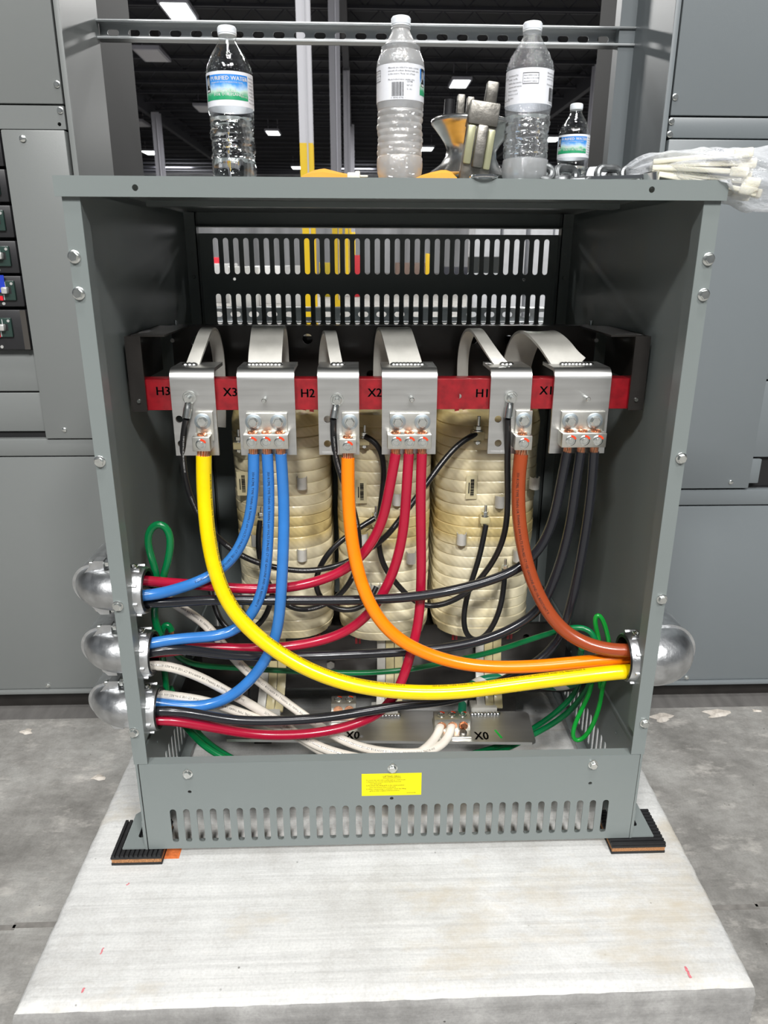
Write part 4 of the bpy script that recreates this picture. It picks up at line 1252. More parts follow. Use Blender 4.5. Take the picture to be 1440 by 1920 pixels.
for k, (yc, zc) in enumerate(EL):
    elbow(-1, yc, zc, .0345, ('topmost cast conduit elbow of the three stacked elbows', 'middle cast conduit elbow of the three stacked elbows', 'lowest cast conduit elbow, near the floor pad')[k])
ER = (.052, .530)
elbow(1, ER[0], ER[1], .052, 'single large conduit elbow holding the yellow orange and brown cables', False, .044)

# ------------------------------------------------------------------ cables
def cable(name, pxs, Y, r, mat, lab, cat='cable', group=None, start=None, end=None, text=None, bare=None, sig=4.0, closed=False, step=.007, extra=None):
    pts = ext_points(pxs, Y)
    if start is not None: pts = list(start)+pts
    if end is not None: pts = pts+list(end)
    path = smooth_path(pts, step, sig, closed)
    o = MB().tube(path, r, 18, closed=closed).build(name, M[mat] if isinstance(mat, str) else mat)
    tag(o, lab, cat, group)
    if text:
        s, size, ink, ang, flip, gap = text
        print_on(o, path, r, s, size, M[ink], ang, flip, gap)
    return o, path

def print_on(o, path, r, s, size, ink, ang, flip, gap, s0=.03):
    L = np.concatenate([[0], np.cumsum([(path[i+1]-path[i]).length for i in range(len(path)-1)])])
    P = np.array([tuple(p) for p in path])
    T = np.gradient(P, axis=0); T /= np.linalg.norm(T, axis=1)[:, None]
    C = np.array(tuple(CAM))
    m = MB()
    vs, fs = text_mesh(s, size, 'LEFT', res=1)
    wd = max(v.x for v in vs)
    base = s0
    while base+wd < L[-1]-.02:
        out = []
        for v in vs:
            ss = base+(wd-v.x if flip else v.x)
            p = np.array([np.interp(ss, L, P[:, k]) for k in range(3)]); t = np.array([np.interp(ss, L, T[:, k]) for k in range(3)]); t /= np.linalg.norm(t)
            n = C-p; n -= t*np.dot(n, t); n /= np.linalg.norm(n)
            b = np.cross(n, t)
            a = ang + (-v.y if flip else v.y)/r
            q = p + (r+.00035)*(n*math.cos(a)+b*math.sin(a))
            out.append(Vector(q))
        MB().add(out, fs).build('printed_lettering', ink, o, smooth=False)
        base += wd+gap

JACKET = '350 KCMIL TYPE THHN OR THWN-2 600 VOLTS SUN-RES CT USE GASOLINE AND OIL RESISTANT II'
def lugstart(k, i): 
    p = LB[k][i]
    return [p+Vector((0, 0, .004)), p+Vector((0, 0, -.010))]
def bare_end(o, k, i, r):
    p = LB[k][i]
    strands(o, p+Vector((0, 0, -.0125)), r*.86, .014)
def into(side, k=None, dy=0, dz=0):
    yc, zc = (EL[k] if side < 0 else ER)
    return [Vector((side*.448, yc+dy, zc+dz)), Vector((side*.462, yc+dy, zc+dz))]

def lugcable(term, i, pxs, Y, r, mat, lab, end, text=None, group=None):
    p = LB[term][i]
    st = [p+Vector((0, 0, -.011))]
    o, path = cable('power_cable', pxs, Y, r, mat, lab, 'cable', group, st, end, text)
    bare_end(o, term, i, r)
    return o

yel = [(382, 905), (385, 950), (388, 992), (394, 1030), (402, 1067), (413, 1102), (427, 1130), (445, 1157), (477, 1189), (515, 1219), (552, 1242), (590, 1261), (640, 1279), (690, 1290), (740, 1296), (800, 1299), (870, 1296), (945, 1286), (1020, 1276), (1080, 1269), (1130, 1263), (1168, 1259)]
lugcable('H3', 0, yel, [(0, .128), (.12, .105), (.25, .078), (.45, .048), (.7, .036), (.9, .034), (1, .036)], .0133, 'yellow_jacket', 'thick yellow cable sweeping from left terminal to the right conduit', into(1, dy=-.012, dz=-.022), (JACKET, .0062, 'ink', .95, False, .05))
ora = [(652, 905), (654, 955), (657, 992), (662, 1030), (670, 1067), (679, 1100), (690, 1127), (705, 1155), (735, 1190), (768, 1212), (800, 1226), (835, 1238), (870, 1246), (920, 1251), (995, 1250), (1074, 1243), (1122, 1238), (1166, 1236)]
lugcable('H2', 0, ora, [(0, .128), (.2, .108), (.36, .082), (.6, .072), (1, .066)], .0117, 'orange_jacket', 'thick orange cable from the H2 terminal to the right conduit', into(1, dy=.012, dz=-.002))
bro = [(972, 892), (971, 942), (974, 985), (980, 1025), (988, 1060), (1000, 1095), (1015, 1128), (1032, 1156), (1051, 1180), (1079, 1200), (1112, 1213), (1145, 1220), (1167, 1222)]
lugcable('H1', 0, bro, [(0, .128), (.3, .112), (.6, .09), (1, .042)], .0122, 'brown_jacket', 'thick brown cable from the H1 terminal down to the right conduit', into(1, dy=-.006, dz=.018), (JACKET, .006, 'ink', -.15, False, .05))

bl1 = [(476, 892), (474, 937), (467, 980), (457, 1015), (443, 1040), (424, 1062), (388, 1085), (350, 1099), (300, 1114), (280, 1118)]
lugcable('X3', 0, bl1, [(0, .13), (.4, .118), (.7, .112), (1, .042)], .0098, 'blue_jacket', 'leftmost blue cable curving into the topmost left conduit', into(-1, 0, -.014, -.004), (JACKET, .0056, 'ink', -.1, False, .03), 'blue phase cables')
bl2 = [(504, 905), (504, 980), (501, 1042), (496, 1092), (487, 1125), (474, 1152), (446, 1182), (410, 1194), (361, 1195), (324, 1199), (296, 1203)]
lugcable('X3', 1, bl2, [(0, .13), (.35, .112), (.65, .105), (1, .055)], .0098, 'blue_jacket', 'middle blue cable curving into the middle left conduit', into(-1, 1, -.010, .017), (JACKET, .0056, 'ink', .0, False, .03), 'blue phase cables')
bl3 = [(532, 930), (532, 1005), (529, 1080), (525, 1145), (520, 1185), (512, 1212), (500, 1235), (482, 1262), (460, 1286), (440, 1303), (410, 1319), (380, 1326), (340, 1324), (305, 1321)]
lugcable('X3', 2, bl3, [(0, .13), (.25, .104), (.5, .095), (.75, .088), (1, .075)], .0100, 'blue_jacket', 'rightmost blue cable hanging lowest, into the lowest left conduit', into(-1, 2, .012, .010), None, 'blue phase cables')

rd1 = [(737, 880), (730, 917), (722, 960), (711, 995), (697, 1020), (680, 1041), (655, 1065), (610, 1086), (560, 1099), (525, 1104), (450, 1104), (375, 1097), (310, 1092), (284, 1092)]
lugcable('X2', 0, rd1, [(0, .13), (.25, .142), (.5, .142), (.8, .13), (1, .078)], .0092, 'red_jacket', 'uppermost dark red cable crossing to the topmost left conduit', into(-1, 0, .006, .020), None, 'dark red phase cables')
rd2 = [(763, 905), (760, 955), (755, 1005), (745, 1050), (730, 1092), (712, 1124), (690, 1154), (663, 1177), (627, 1195), (577, 1207), (527, 1214), (465, 1216), (422, 1215), (373, 1213), (330, 1220), (298, 1226)]
lugcable('X2', 1, rd2, [(0, .13), (.25, .14), (.6, .136), (.85, .112), (1, .078)], .0092, 'red_jacket', 'middle dark red cable running behind black cable to middle conduit', into(-1, 1, .014, -.008), None, 'dark red phase cables')
rd3 = [(789, 905), (789, 980), (790, 1055), (789, 1105), (787, 1150), (780, 1190), (769, 1230), (756, 1272), (740, 1308), (718, 1334), (690, 1350), (652, 1363), (590, 1375), (515, 1379), (465, 1376), (422, 1368), (373, 1359), (335, 1352), (305, 1348)]
lugcable('X2', 2, rd3, [(0, .13), (.25, .14), (.4, .112), (.55, .105), (.8, .08), (1, .046)], .0092, 'red_jacket', 'lowest dark red cable hanging down to the lowest left conduit', into(-1, 2, -.012, -.019), None, 'dark red phase cables')

bk1 = [(1052, 905), (1042, 960), (1025, 1010), (1000, 1046), (962, 1072), (912, 1091), (850, 1107), (800, 1116), (710, 1124), (560, 1126), (450, 1125), (387, 1125), (320, 1130), (284, 1132)]
lugcable('X1', 0, bk1, [(0, .132), (.2, .136), (.35, .112), (.65, .120), (.85, .11), (1, .062)], .0088, 'black_jacket', 'uppermost black cable crossing all coils to the topmost left conduit', into(-1, 0, 0, -.020), None, 'black phase cables')
bk2 = [(1080, 905), (1070, 980), (1055, 1042), (1040, 1085), (1025, 1120), (1007, 1150), (970, 1173), (930, 1193), (882, 1207), (820, 1217), (745, 1223), (665, 1227), (565, 1231), (490, 1230), (422, 1228), (361, 1219), (300, 1216)]
lugcable('X1', 1, bk2, [(0, .132), (.2, .132), (.35, .122), (.7, .130), (.85, .10), (1, .052)], .0088, 'black_jacket', 'middle black cable running level to the middle left conduit', into(-1, 1, -.010, -.004), None, 'black phase cables')
bk3 = [(1110, 905), (1101, 980), (1088, 1055), (1075, 1117), (1065, 1152), (1057, 1185), (1040, 1213), (1010, 1240), (980, 1259), (930, 1282), (880, 1303), (832, 1316), (765, 1321), (690, 1333), (615, 1345), (540, 1351), (440, 1351), (373, 1339), (324, 1332), (304, 1330)]
lugcable('X1', 2, bk3, [(0, .132), (.3, .135), (.5, .105), (.7, .078), (1, .040)], .0088, 'black_jacket', 'lowest black cable passing under the yellow one to the lowest conduit', into(-1, 2, -.014, -.002), None, 'black phase cables')

# neutrals
def nend(i): return [Vector((XN[i], YN-.012, ZN)), Vector((XN[i], YN+.010, ZN))]
WT = ('500 KCMIL TYPE THHN OR THWN-2 OR AWM FOR CT USE SUN-RES 600 VOLTS', .0056, 'ink', .1, True, .05)
wh1 = [(315, 1122), (337, 1140), (373, 1159), (397, 1181), (441, 1238), (490, 1282), (527, 1310), (565, 1338), (600, 1362), (640, 1388), (690, 1405), (740, 1412), (800, 1411), (830, 1402), (845, 1382)]
cable('neutral_cable', wh1, [(0, .12), (.1, .15), (.45, .155), (.65, .13), (.85, .105), (1, .148)], .0087, 'white_jacket', 'white cable running steeply down from the topmost left conduit', 'cable', 'white neutral cables', [Vector((-.462, EL[0][0]+.016, EL[0][1]-.008)), Vector((-.43, EL[0][0]+.02, EL[0][1]-.008))], nend(1), WT)
wh2 = [(296, 1244), (324, 1250), (361, 1263), (397, 1280), (434, 1301), (470, 1321), (500, 1338), (540, 1364), (575, 1390), (615, 1407), (665, 1420), (720, 1428), (770, 1422), (803, 1402), (820, 1382)]
cable('neutral_cable', wh2, [(0, .062), (.15, .09), (.35, .125), (.5, .122), (.75, .095), (.9, .11), (1, .148)], .0087, 'white_jacket', 'white cable sloping down from the middle left conduit', 'cable', 'white neutral cables', into(-1, 1, .0, -.028)[::-1], nend(0), WT)
wh3 = [(305, 1304), (336, 1306), (373, 1311), (410, 1321), (446, 1334), (490, 1350), (527, 1364), (570, 1388), (610, 1414), (660, 1436), (720, 1446)]
cable('neutral_cable', wh3, [(0, .085), (.3, .112), (.6, .125), (1, .14)], .0087, 'white_jacket', 'white cable leaving the lowest left conduit along its top', 'cable', 'white neutral cables', into(-1, 2, .018, .024)[::-1], None, WT)

# taps between studs (thin black)
TAPT = ('2 AWG 600V 90C OR 2 AIR 90C MADE IN USA', .0036, 'white_ink', .1, False, .05)
def tap(pxs, Y, lab, text=None, r=.0056):
    return cable('tap_jumper', pxs, Y, r, 'tap_jacket', lab, 'cable', 'thin black coil jumpers', text=text, sig=3.5)
t1, _ = tap([(349, 786), (344, 808), (342, 833), (343, 870), (349, 905), (365, 955), (385, 985), (407, 1007), (430, 1028), (455, 1044), (487, 1057), (525, 1066), (562, 1071), (600, 1069), (650, 1056), (680, 1037), (722, 1010), (745, 980), (772, 945), (800, 907), (825, 872), (855, 836), (880, 817), (893, 813)], [(0, .138), (.1, .16), (.3, .205), (.6, .225), (.75, .2), (1, .27)], 'long thin black jumper looping from H3 terminal to the right coil', TAPT)
t2, _ = tap([(625, 786), (624, 814), (628, 850), (636, 885), (655, 930), (667, 970), (674, 1015), (672, 1055), (658, 1090), (640, 1115), (612, 1133), (585, 1143), (558, 1146), (535, 1136), (512, 1110), (495, 1078), (485, 1040), (484, 1000), (488, 975)], [(0, .138), (.2, .17), (.5, .23), (1, .268)], 'thin black jumper from H2 terminal down and back up the left coil', TAPT)
t3, _ = tap([(952, 786), (952, 827), (951, 860), (952, 930), (950, 980), (942, 1017), (925, 1053), (900, 1086), (875, 1113), (850, 1127), (812, 1139), (782, 1134), (757, 1110), (740, 1090), (722, 1070), (712, 1042), (709, 1010), (711, 970), (717, 925), (721, 885), (718, 850), (708, 826), (690, 815), (684, 818)], [(0, .138), (.15, .165), (.4, .215), (.7, .235), (1, .268)], 'thin black jumper from H1 terminal sweeping under to the middle coil')
tap([(702, 972), (672, 990), (645, 1009), (622, 1028), (604, 1052), (592, 1080), (588, 1100), (597, 1120), (622, 1141), (655, 1147), (685, 1138), (700, 1118), (706, 1100)], [(0, .268), (.3, .24), (.8, .235), (1, .262)], 'thin black jumper looping between left and middle coils', None)
tap([(911, 984), (907, 1005), (900, 1042), (888, 1078), (876, 1115), (869, 1152), (869, 1180), (876, 1200), (892, 1208), (908, 1200), (920, 1182), (932, 1160), (941, 1130), (945, 1098), (946, 1078)], [(0, .262), (.3, .235), (.7, .235), (1, .262)], 'thin black u shaped jumper hanging in front of the right coil')
tap([(395, 1108), (403, 1140), (414, 1170), (435, 1188), (462, 1190), (486, 1174), (504, 1148), (511, 1120), (512, 1100)], [(0, .26), (.4, .225), (1, .262)], 'short thin black jumper looping low at the left coil')
# ring terminals of the three taps on the plates
for o, (px, py, qx, qy) in ((t1, (355, 745, 350, 782)), (t2, (632, 749, 626, 782)), (t3, (958, 745, 953, 782))):
    c = at(px, py, PY-.0035); d = at(qx, qy, PY-.010)
    m = MB(); m.lathe([(0, .0105), (.0018, .0105), (.0018, .005), (0, .005)], c, (0, -1, 0), seg=22, closed=True)
    ax = (d-c).normalized()
    m.cyl(c+ax*.0095, c+ax*.021, .0062, .0072, seg=14); m.cyl(c+ax*.019, d+ax*.002, .0074, seg=16)
    m.build('ring_terminal', M['zinc'], o)

# grounds (green)
def green(pxs, Y, lab, r=.0056, mat='green_jacket', sig=3.0, **k):
    return cable('ground_wire', pxs, Y, r, mat, lab, 'cable', k.pop('group', 'green ground wires'), sig=sig, **k)
g1, _ = green([(300, 1190), (290, 1170), (288, 1145), (294, 1110), (295, 1084), (290, 1059), (277, 1028), (274, 1003), (282, 982), (300, 974), (316, 984), (322, 1006), (319, 1035), (311, 1067), (307, 1080)], .105, 'green ground wire looped high above the topmost left conduit', .0066)
strands(g1, at(307, 1080, .105)+Vector((0, 0, -.010)), .004, .012)
g2, _ = green([(312, 1295), (310, 1262), (304, 1230), (299, 1200), (303, 1174), (314, 1159), (322, 1167), (322, 1183)], .118, 'green ground wire looped small beside the middle left conduit', .0060)
strands(g2, at(322, 1183, .118)+Vector((0, 0, -.010)), .004, .012)
green([(322, 1206), (324, 1229), (344, 1239), (373, 1248), (422, 1251), (502, 1256), (540, 1258), (652, 1262), (715, 1260), (770, 1255), (826, 1244), (882, 1232), (932, 1220), (970, 1207), (1032, 1187), (1081, 1174), (1103, 1175), (1117, 1186), (1118, 1205)], [(0, .13), (.2, .17), (.6, .20), (.8, .17), (1, .12)], 'long green ground wire running across behind the yellow cable', .0056)
green([(1091, 1215), (1084, 1245), (1089, 1275), (1078, 1300), (1055, 1325), (1027, 1348), (996, 1368), (955, 1392), (905, 1408), (868, 1418)], [(0, .13), (.3, .22), (.6, .26), (.8, .22), (1, .15)], 'upper of two green ground wires passing under the neutral bar', .0060)
green([(1120, 1240), (1112, 1268), (1095, 1301), (1070, 1332), (1034, 1359), (1000, 1377), (960, 1400), (920, 1414), (880, 1424)], [(0, .11), (.3, .2), (.6, .24), (.8, .2), (1, .15)], 'lower of two green ground wires passing under the neutral bar', .0060)
green([(1126, 1290), (1122, 1240), (1124, 1201), (1117, 1178), (1114, 1156), (1119, 1146), (1126, 1152), (1133, 1168), (1140, 1194), (1144, 1225), (1138, 1262), (1129, 1290), (1126, 1315), (1114, 1354), (1098, 1381), (1081, 1393), (1072, 1385), (1077, 1360), (1091, 1329), (1104, 1303), (1112, 1270), (1110, 1235)], [(0, .14), (.5, .13), (1, .15)], 'thin bright green wire looped up and down at the right wall', .0044, 'bright_green_jacket', 2.0)
green([(318, 1290), (336, 1320), (352, 1350), (375, 1380), (399, 1401), (431, 1421), (465, 1436)], [(0, .14), (1, .16)], 'upper green ground wire at the lower left behind the grill', .0066)
green([(310, 1300), (330, 1335), (352, 1368), (375, 1392), (405, 1414), (445, 1432), (480, 1444)], [(0, .15), (1, .13)], 'lower green ground wire at the lower left behind the grill', .0066)

# green and white taped grounding conductor
def striped():
    m = bpy.data.materials.new('green_white_tape'); m.use_nodes = True
    nt = m.node_tree; p = nt.nodes['Principled BSDF']; p.inputs['Roughness'].default_value = .3
    tc = nt.nodes.new('ShaderNodeTexCoord'); w = nt.nodes.new('ShaderNodeTexWave'); w.wave_type = 'BANDS'; w.bands_direction = 'DIAGONAL'
    w.inputs['Scale'].default_value = 9.5; w.inputs['Distortion'].default_value = .3
    r = nt.nodes.new('ShaderNodeValToRGB'); r.color_ramp.interpolation = 'CONSTANT'
    r.color_ramp.elements[0].color = srgb(0, 118, 84); r.color_ramp.elements[1].position = .72; r.color_ramp.elements[1].color = srgb(226, 220, 212)
    nt.links.new(tc.outputs['Object'], w.inputs['Vector']); nt.links.new(w.outputs['Fac'], r.inputs['Fac']); nt.links.new(r.outputs['Color'], p.inputs['Base Color'])
    return m
cable('ground_cable', [(869, 1330), (866, 1317), (867, 1298), (880, 1280), (907, 1272), (935, 1268), (970, 1274), (1010, 1284), (1050, 1289), (1080, 1284), (1097, 1262), (1100, 1235)], [(0, .208), (.3, .20), (.7, .19), (1, .14)], .0088, striped(), 'green and white taped cable rising behind the neutral lug', 'cable', start=[Vector((XN[2], YN+.028, ZN)), Vector((XN[2], YN+.036, ZN+.004))])

# ------------------------------------------------------------------ things standing on the lid
def bottle(cx, cy, rot, lab, pet, level, label_kind, frost=False, lying=None, wz=(0.101, 0.1445)):
    e = empty('water_bottle', (cx, cy, LT), lab, 'water bottle', 'clear water bottles on the lid')
    prof = [(0.0008, .018), (0.000, .024), (.004, .0290), (.012, .0318), (.022, .0328), (.032, .0322)]
    for i in range(7):
        z = .034+i*.0083
        prof += [(z, .0310), (z+.0028, .0320), (z+.0055, .0320), (z+.0080, .0310)]
    prof += [(.0925, .0318), (.100, .0326), (.145, .0326), (.147, .0328), (.153, .0317), (.162, .0278), (.172, .0222), (.180, .0172), (.186, .0136), (.190, .0118), (.1912, .0112), (.1916, .0132), (.1930, .0132), (.1934, .0112), (.205, .0111)]
    H = .206
    rnd = random.Random(lab)
    def shell(pr, seg=56, crump=True):
        m = MB().lathe(pr, (0, 0, 0), seg=seg, ref=(1, 0, 0))
        if crump:
            for v in m.v:
                if .03 < v.z < .095:
                    a = math.atan2(v.y, v.x)
                    k = 1+.016*math.sin(3*a+v.z*150)+.014*math.sin(5*a-v.z*230)+.008*math.sin(9*a+v.z*420)
                    v.x *= k; v.y *= k
        return m
    t = .0005
    outer = prof
    body = shell(outer)
    rot_m = Matrix.Rotation(rot, 4, 'Z')
    parts = []
    def put(mb, name, mat, par=None, **kw):
        mb.v = [rot_m @ v for v in mb.v]
        return mb.build(name, mat, par or e, local=True, **kw)
    put(body, 'bottle_body', M[pet])
    wp = [(z+.0003 if i else .0024, r-t-.0005) for i, (z, r) in enumerate(prof) if z < level]
    wp = wp+[(level, wp[-1][1])]
    put(shell(wp), 'water', M['water'])
    cap = MB().lathe([(.1942, .0127), (.1946, .0130), (.1958, .0130), (.1960, .0127), (.1964, .0130), (.2040, .0129), (.2055, .0120), (.206, .0105)], (0, 0, 0), seg=48)
    cap.lathe([(.206, .0105), (.206, 1e-5)], (0, 0, 0), seg=48)
    for i in range(60):
        a = 2*PI*i/60
        cap.box(-.0004, .0004, -.0004, .0004, .1966, .2036, mat=Matrix.Rotation(a, 4, 'Z') @ Matrix.Translation((.0129, 0, 0)))
    put(cap, 'bottle_cap', M['plastic_white'])
    # label : full white sleeve plus print
    R = .0331
    z0, z1 = wz
    lb = put(MB().lathe([(z0, R), (z1, R), (z1, R-.0002), (z0, R-.0002)], (0, 0, 0), seg=64, closed=True), 'paper_label', M['label_paper'])
    if pet == 'pet_wet':
        put(shell([(z+.0004, r+.0003) for z, r in prof if z < .034]), 'misted_base', M['pet_frost'])
    def cyl_patch(a0, a1, za, zb, rr, mb=None):
        mb = mb or MB(); n = max(2, int(abs(a1-a0)/.08)); vs = []
        for i in range(n+1):
            a = a0+(a1-a0)*i/n
            vs += [(rr*math.sin(a), -rr*math.cos(a), za), (rr*math.sin(a), -rr*math.cos(a), zb)]
        return mb.add(vs, [(2*i, 2*i+2, 2*i+3, 2*i+1) for i in range(n)])
    def cyl_text(mb, s, size, a, z, rr=R+.0004, align='LEFT', bold=0, wrap=0):
        vs, fs = text_mesh(s, size, align, res=1)
        for dx in ((0,) if not bold else (-bold, 0, bold)):
            mb.add([(rr*math.sin(a+(v.x+dx)/rr), -rr*math.cos(a+(v.x+dx)/rr), z+v.y) for v in vs], fs)
        return mb
    # front print
    put(cyl_patch(-1.18, 1.0, .1085, .1403, R+.00015), 'colour_panel', M['label_print'], lb)
    m = MB(); cyl_patch(-1.10, -.80, z1-.0255, z1-.0035, R+.00028, m); put(m, 'logo_block', M['ink'], lb, smooth=False)
    m = MB()
    for (p, q) in (((-1.06, z1-.020), (-1.03, z1-.007)), ((-1.03, z1-.007), (-.95, z1-.017)), ((-.95, z1-.017), (-.87, z1-.007)), ((-.87, z1-.007), (-.84, z1-.020))):
        d = .016
        vs = [((R+.0004)*math.sin(a), -(R+.0004)*math.cos(a), z) for a, z in ((p[0]-d, p[1]), (p[0]+d, p[1]), (q[0]+d, q[1]), (q[0]-d, q[1]))]
        m.add(vs, [(0, 1, 2, 3)])
    cyl_patch(-1.05, -.85, z1-.0248, z1-.0222, R+.0004, m)
    cyl_text(m, 'PURIFIED WATER', .0074, -.74, z1-.0092, bold=.00018)
    cyl_text(m, 'ENHANCED WITH MINERALS FOR TASTE', .0026, -.70, z1-.0142)
    cyl_text(m, 'RECYCLE', .0070, -.44, z1-.0243, bold=.00018)
    cyl_text(m, 'FOR OUR PLANET', .0054, -.56, z1-.0295, bold=.00008)
    cyl_text(m, '16.9 FL OZ', .0026, .62, z1-.0255); cyl_text(m, '500 mL', .0038, .62, z1-.0315)
    cyl_text(m, 'CA CRV', .0032, .70, z1-.010)
    put(m, 'white_print', M['white_ink'], lb, smooth=False)
    m = MB()
    cols = [(1.06, ('Nutrition facts', 'Serving size 1 bottle', 'Calories 0', 'Total fat 0g', 'Sodium 0mg', 'Total carb 0g', 'Protein 0g', 'Not a significant source'))]
    for a, ls in cols:
        for i, s in enumerate(ls): cyl_text(m, s, .0032, a, z1-.006-i*.0045)
    a = 1.85
    for i, s in enumerate(('Distributed by', 'bottler on file', 'Purified by reverse', 'osmosis and ozone', 'Please recycle', 'Store in a cool', 'dry place')): cyl_text(m, s, .0030, a, z1-.008-i*.0046)
    a = 2.62
    for (p, q) in (((a-.04, z1-.006), (a+.62, z1-.0066)), ((a-.04, z1-.0190), (a+.62, z1-.0196))): cyl_patch(p[0], q[0], p[1], q[1], R+.0004, m)
    for aa in (a-.04, a+.61): cyl_patch(aa, aa+.012, z1-.0190, z1-.006, R+.0004, m)
    for i, s in enumerate(('Enjoy within a year of', 'the date on the bottle', 'Questions? Call us')): cyl_text(m, s, .0024, a, z1-.0092-i*.0037)
    a = 3.66
    for i, s in enumerate(('Minerals are added for taste, a trivial', 'amount of sodium. Bottled with care', 'at the source. Keep out of heat.')): cyl_text(m, s, .0030, a, z1-.0055-i*.0036)
    cyl_text(m, 'Meets bottled water quality rules', .0028, a, z1-.0195)
    x = a+.17
    while x < a+.65:
        w_ = rnd.choice((.010, .018, .028)); cyl_patch(x, x+w_, z1-.0395, z1-.0225, R+.0004, m); x += w_+rnd.choice((.010, .016))
    cyl_text(m, '0  78742 05742  1', .0028, a+.13, z1-.0415)
    for i, s in enumerate(('CA ME', 'NY VT', '5c 10c')): cyl_text(m, s, .0030, a+.78, z1-.022-i*.0045)
    put(m, 'black_print', M['ink'], lb, smooth=False)
    # fine water beads
    if pet != 'pet_frost':
        m = MB()
        for i in range(120 if pet == 'pet_wet' else 70):
            a = rnd.uniform(0, 2*PI); z = rnd.uniform(.146, .170)
            rr = np.interp(z, [q[0] for q in prof], [q[1] for q in prof])
            m.ball((rr*math.cos(a), rr*math.sin(a), z), rnd.uniform(.0004, .0011), 8, 5)
        bd = put(m, 'water_beads', M['water']); bd['kind'] = 'stuff'
    return e

def label_print():
    m = bpy.data.materials.new('blue_green_label_print'); m.use_nodes = True
    nt = m.node_tree; p = nt.nodes['Principled BSDF']; p.inputs['Roughness'].default_value = .4
    tc = nt.nodes.new('ShaderNodeTexCoord'); sx = nt.nodes.new('ShaderNodeSeparateXYZ'); nt.links.new(tc.outputs['Object'], sx.inputs['Vector'])
    n = nt.nodes.new('ShaderNodeTexNoise'); n.inputs['Scale'].default_value = 90; nt.links.new(tc.outputs['Object'], n.inputs['Vector'])
    ma = nt.nodes.new('ShaderNodeMath'); ma.operation = 'MULTIPLY_ADD'; ma.inputs[1].default_value = .012; nt.links.new(n.outputs['Fac'], ma.inputs[0]); nt.links.new(sx.outputs['Z'], ma.inputs[2])
    mr = nt.nodes.new('ShaderNodeMapRange'); mr.inputs['From Min'].default_value = .110; mr.inputs['From Max'].default_value = .146; nt.links.new(ma.outputs[0], mr.inputs['Value'])
    r = nt.nodes.new('ShaderNodeValToRGB'); cr = r.color_ramp
    cr.elements[0].position = 0; cr.elements[0].color = srgb(0, 140, 92)
    cr.elements[1].position = 1; cr.elements[1].color = srgb(40, 128, 214)
    for ps, c in ((.28, srgb(50, 160, 110)), (.44, srgb(190, 220, 206)), (.56, srgb(176, 206, 234)), (.72, srgb(66, 146, 222))):
        e = cr.elements.new(ps); e.color = c
    nt.links.new(mr.outputs['Result'], r.inputs['Fac']); nt.links.new(r.outputs['Color'], p.inputs['Base Color'])
    return m
M['label_print'] = label_print()

b = at(441, 335, .115)
bottle(b.x, .115, -.02, 'water bottle with blue and green label facing front, standing alone', 'pet', .0885, 0)
b = at(749, 335, .06)
bottle(b.x, .06, 2.05, 'misted water bottle with a barcode facing front', 'pet_frost', .1700, 1)
b = at(982, 335, .075)
bottle(b.x, .075, 3.22, 'water bottle covered in droplets with a boxed text label, beside the pulley', 'pet_wet', .0885, 2)
b = at(1071, 330, .62)
bottle(b.x, .62, -.36, 'small looking water bottle farther back behind the chain', 'pet', .085, 3)
# bottle lying behind the chain
def lying_bottle():
    b = at(1040, 318, .50)
    src = bottle(0, 0, 1.2, 'clear water bottle lying on its side behind the chain', 'pet', .08, 4)
    for ch in list(src.children):
        if ch.name.startswith('water') and not ch.name.startswith('water_b'): pass
    src.location = (b.x-.03, .50, LT+.0335)
    src.rotation_euler = (math.radians(90), 0, math.radians(60))
    return src
lying_bottle()

# manila envelope
def envelope():
    m = MB(); n, k = 30, 14
    p0, p1 = at(566, 334, .035), at(858, 334, .03)
    top = []; bot = []
    for i in range(n+1):
        for j in range(k+1):
            u, v = i/n, j/k
            x = p0.x+(p1.x-p0.x)*u + .006*math.sin(v*3)*(1-u); y = .028+.15*v+.012*math.sin(2.5*u)
            h = np.interp(u, [0, .05, .13, .27, .42, .72, .82, .90, .98, 1], [.011, .012, .0155, .0105, .0045, .005, .0125, .0165, .0165, .012])+.0012*math.sin(11*u+5*v)*(v > .1)
            ed = min(1, 4*min(v, 1-v)+.62)*min(1, 9*min(u, 1-u)+.55)
            top.append((x, y, LT+.001+h*ed)); bot.append((x, y, LT+.0004))
    N = k+1
    fs = []
    for i in range(n):
        for j in range(k):
            a, b_, c, d = i*N+j, (i+1)*N+j, (i+1)*N+j+1, i*N+j+1
            fs.append((a, b_, c, d)); o = len(top); fs.append((o+a, o+d, o+c, o+b_))
    o = len(top)
    edge = [i*N for i in range(n+1)]+[n*N+j for j in range(1, N)]+[i*N+k for i in range(n-1, -1, -1)]+[j for j in range(k-1, 0, -1)]
    for a, b_ in zip(edge, edge[1:]+edge[:1]): fs.append((a, o+a, o+b_, b_))
    m.add(top+bot, fs)
    e = m.build('padded_envelope', M['manila'], angle=45)
    tag(e, 'manila padded envelope lying flat under the misted bottle', 'envelope')
    f = MB(); q = [Vector(top[2*N+9]), Vector(top[9*N+9]), Vector(top[9*N+13]), Vector(top[2*N+13])]
    q = [v+Vector((0, 0, .0018)) for v in q]
    f.add(q+[v+Vector((0, 0, .0015)) for v in q], [(3, 2, 1, 0), (4, 5, 6, 7), (0, 1, 5, 4), (1, 2, 6, 5), (2, 3, 7, 6), (3, 0, 4, 7)])
    f.build('envelope_flap', M['flap'], e)
envelope()
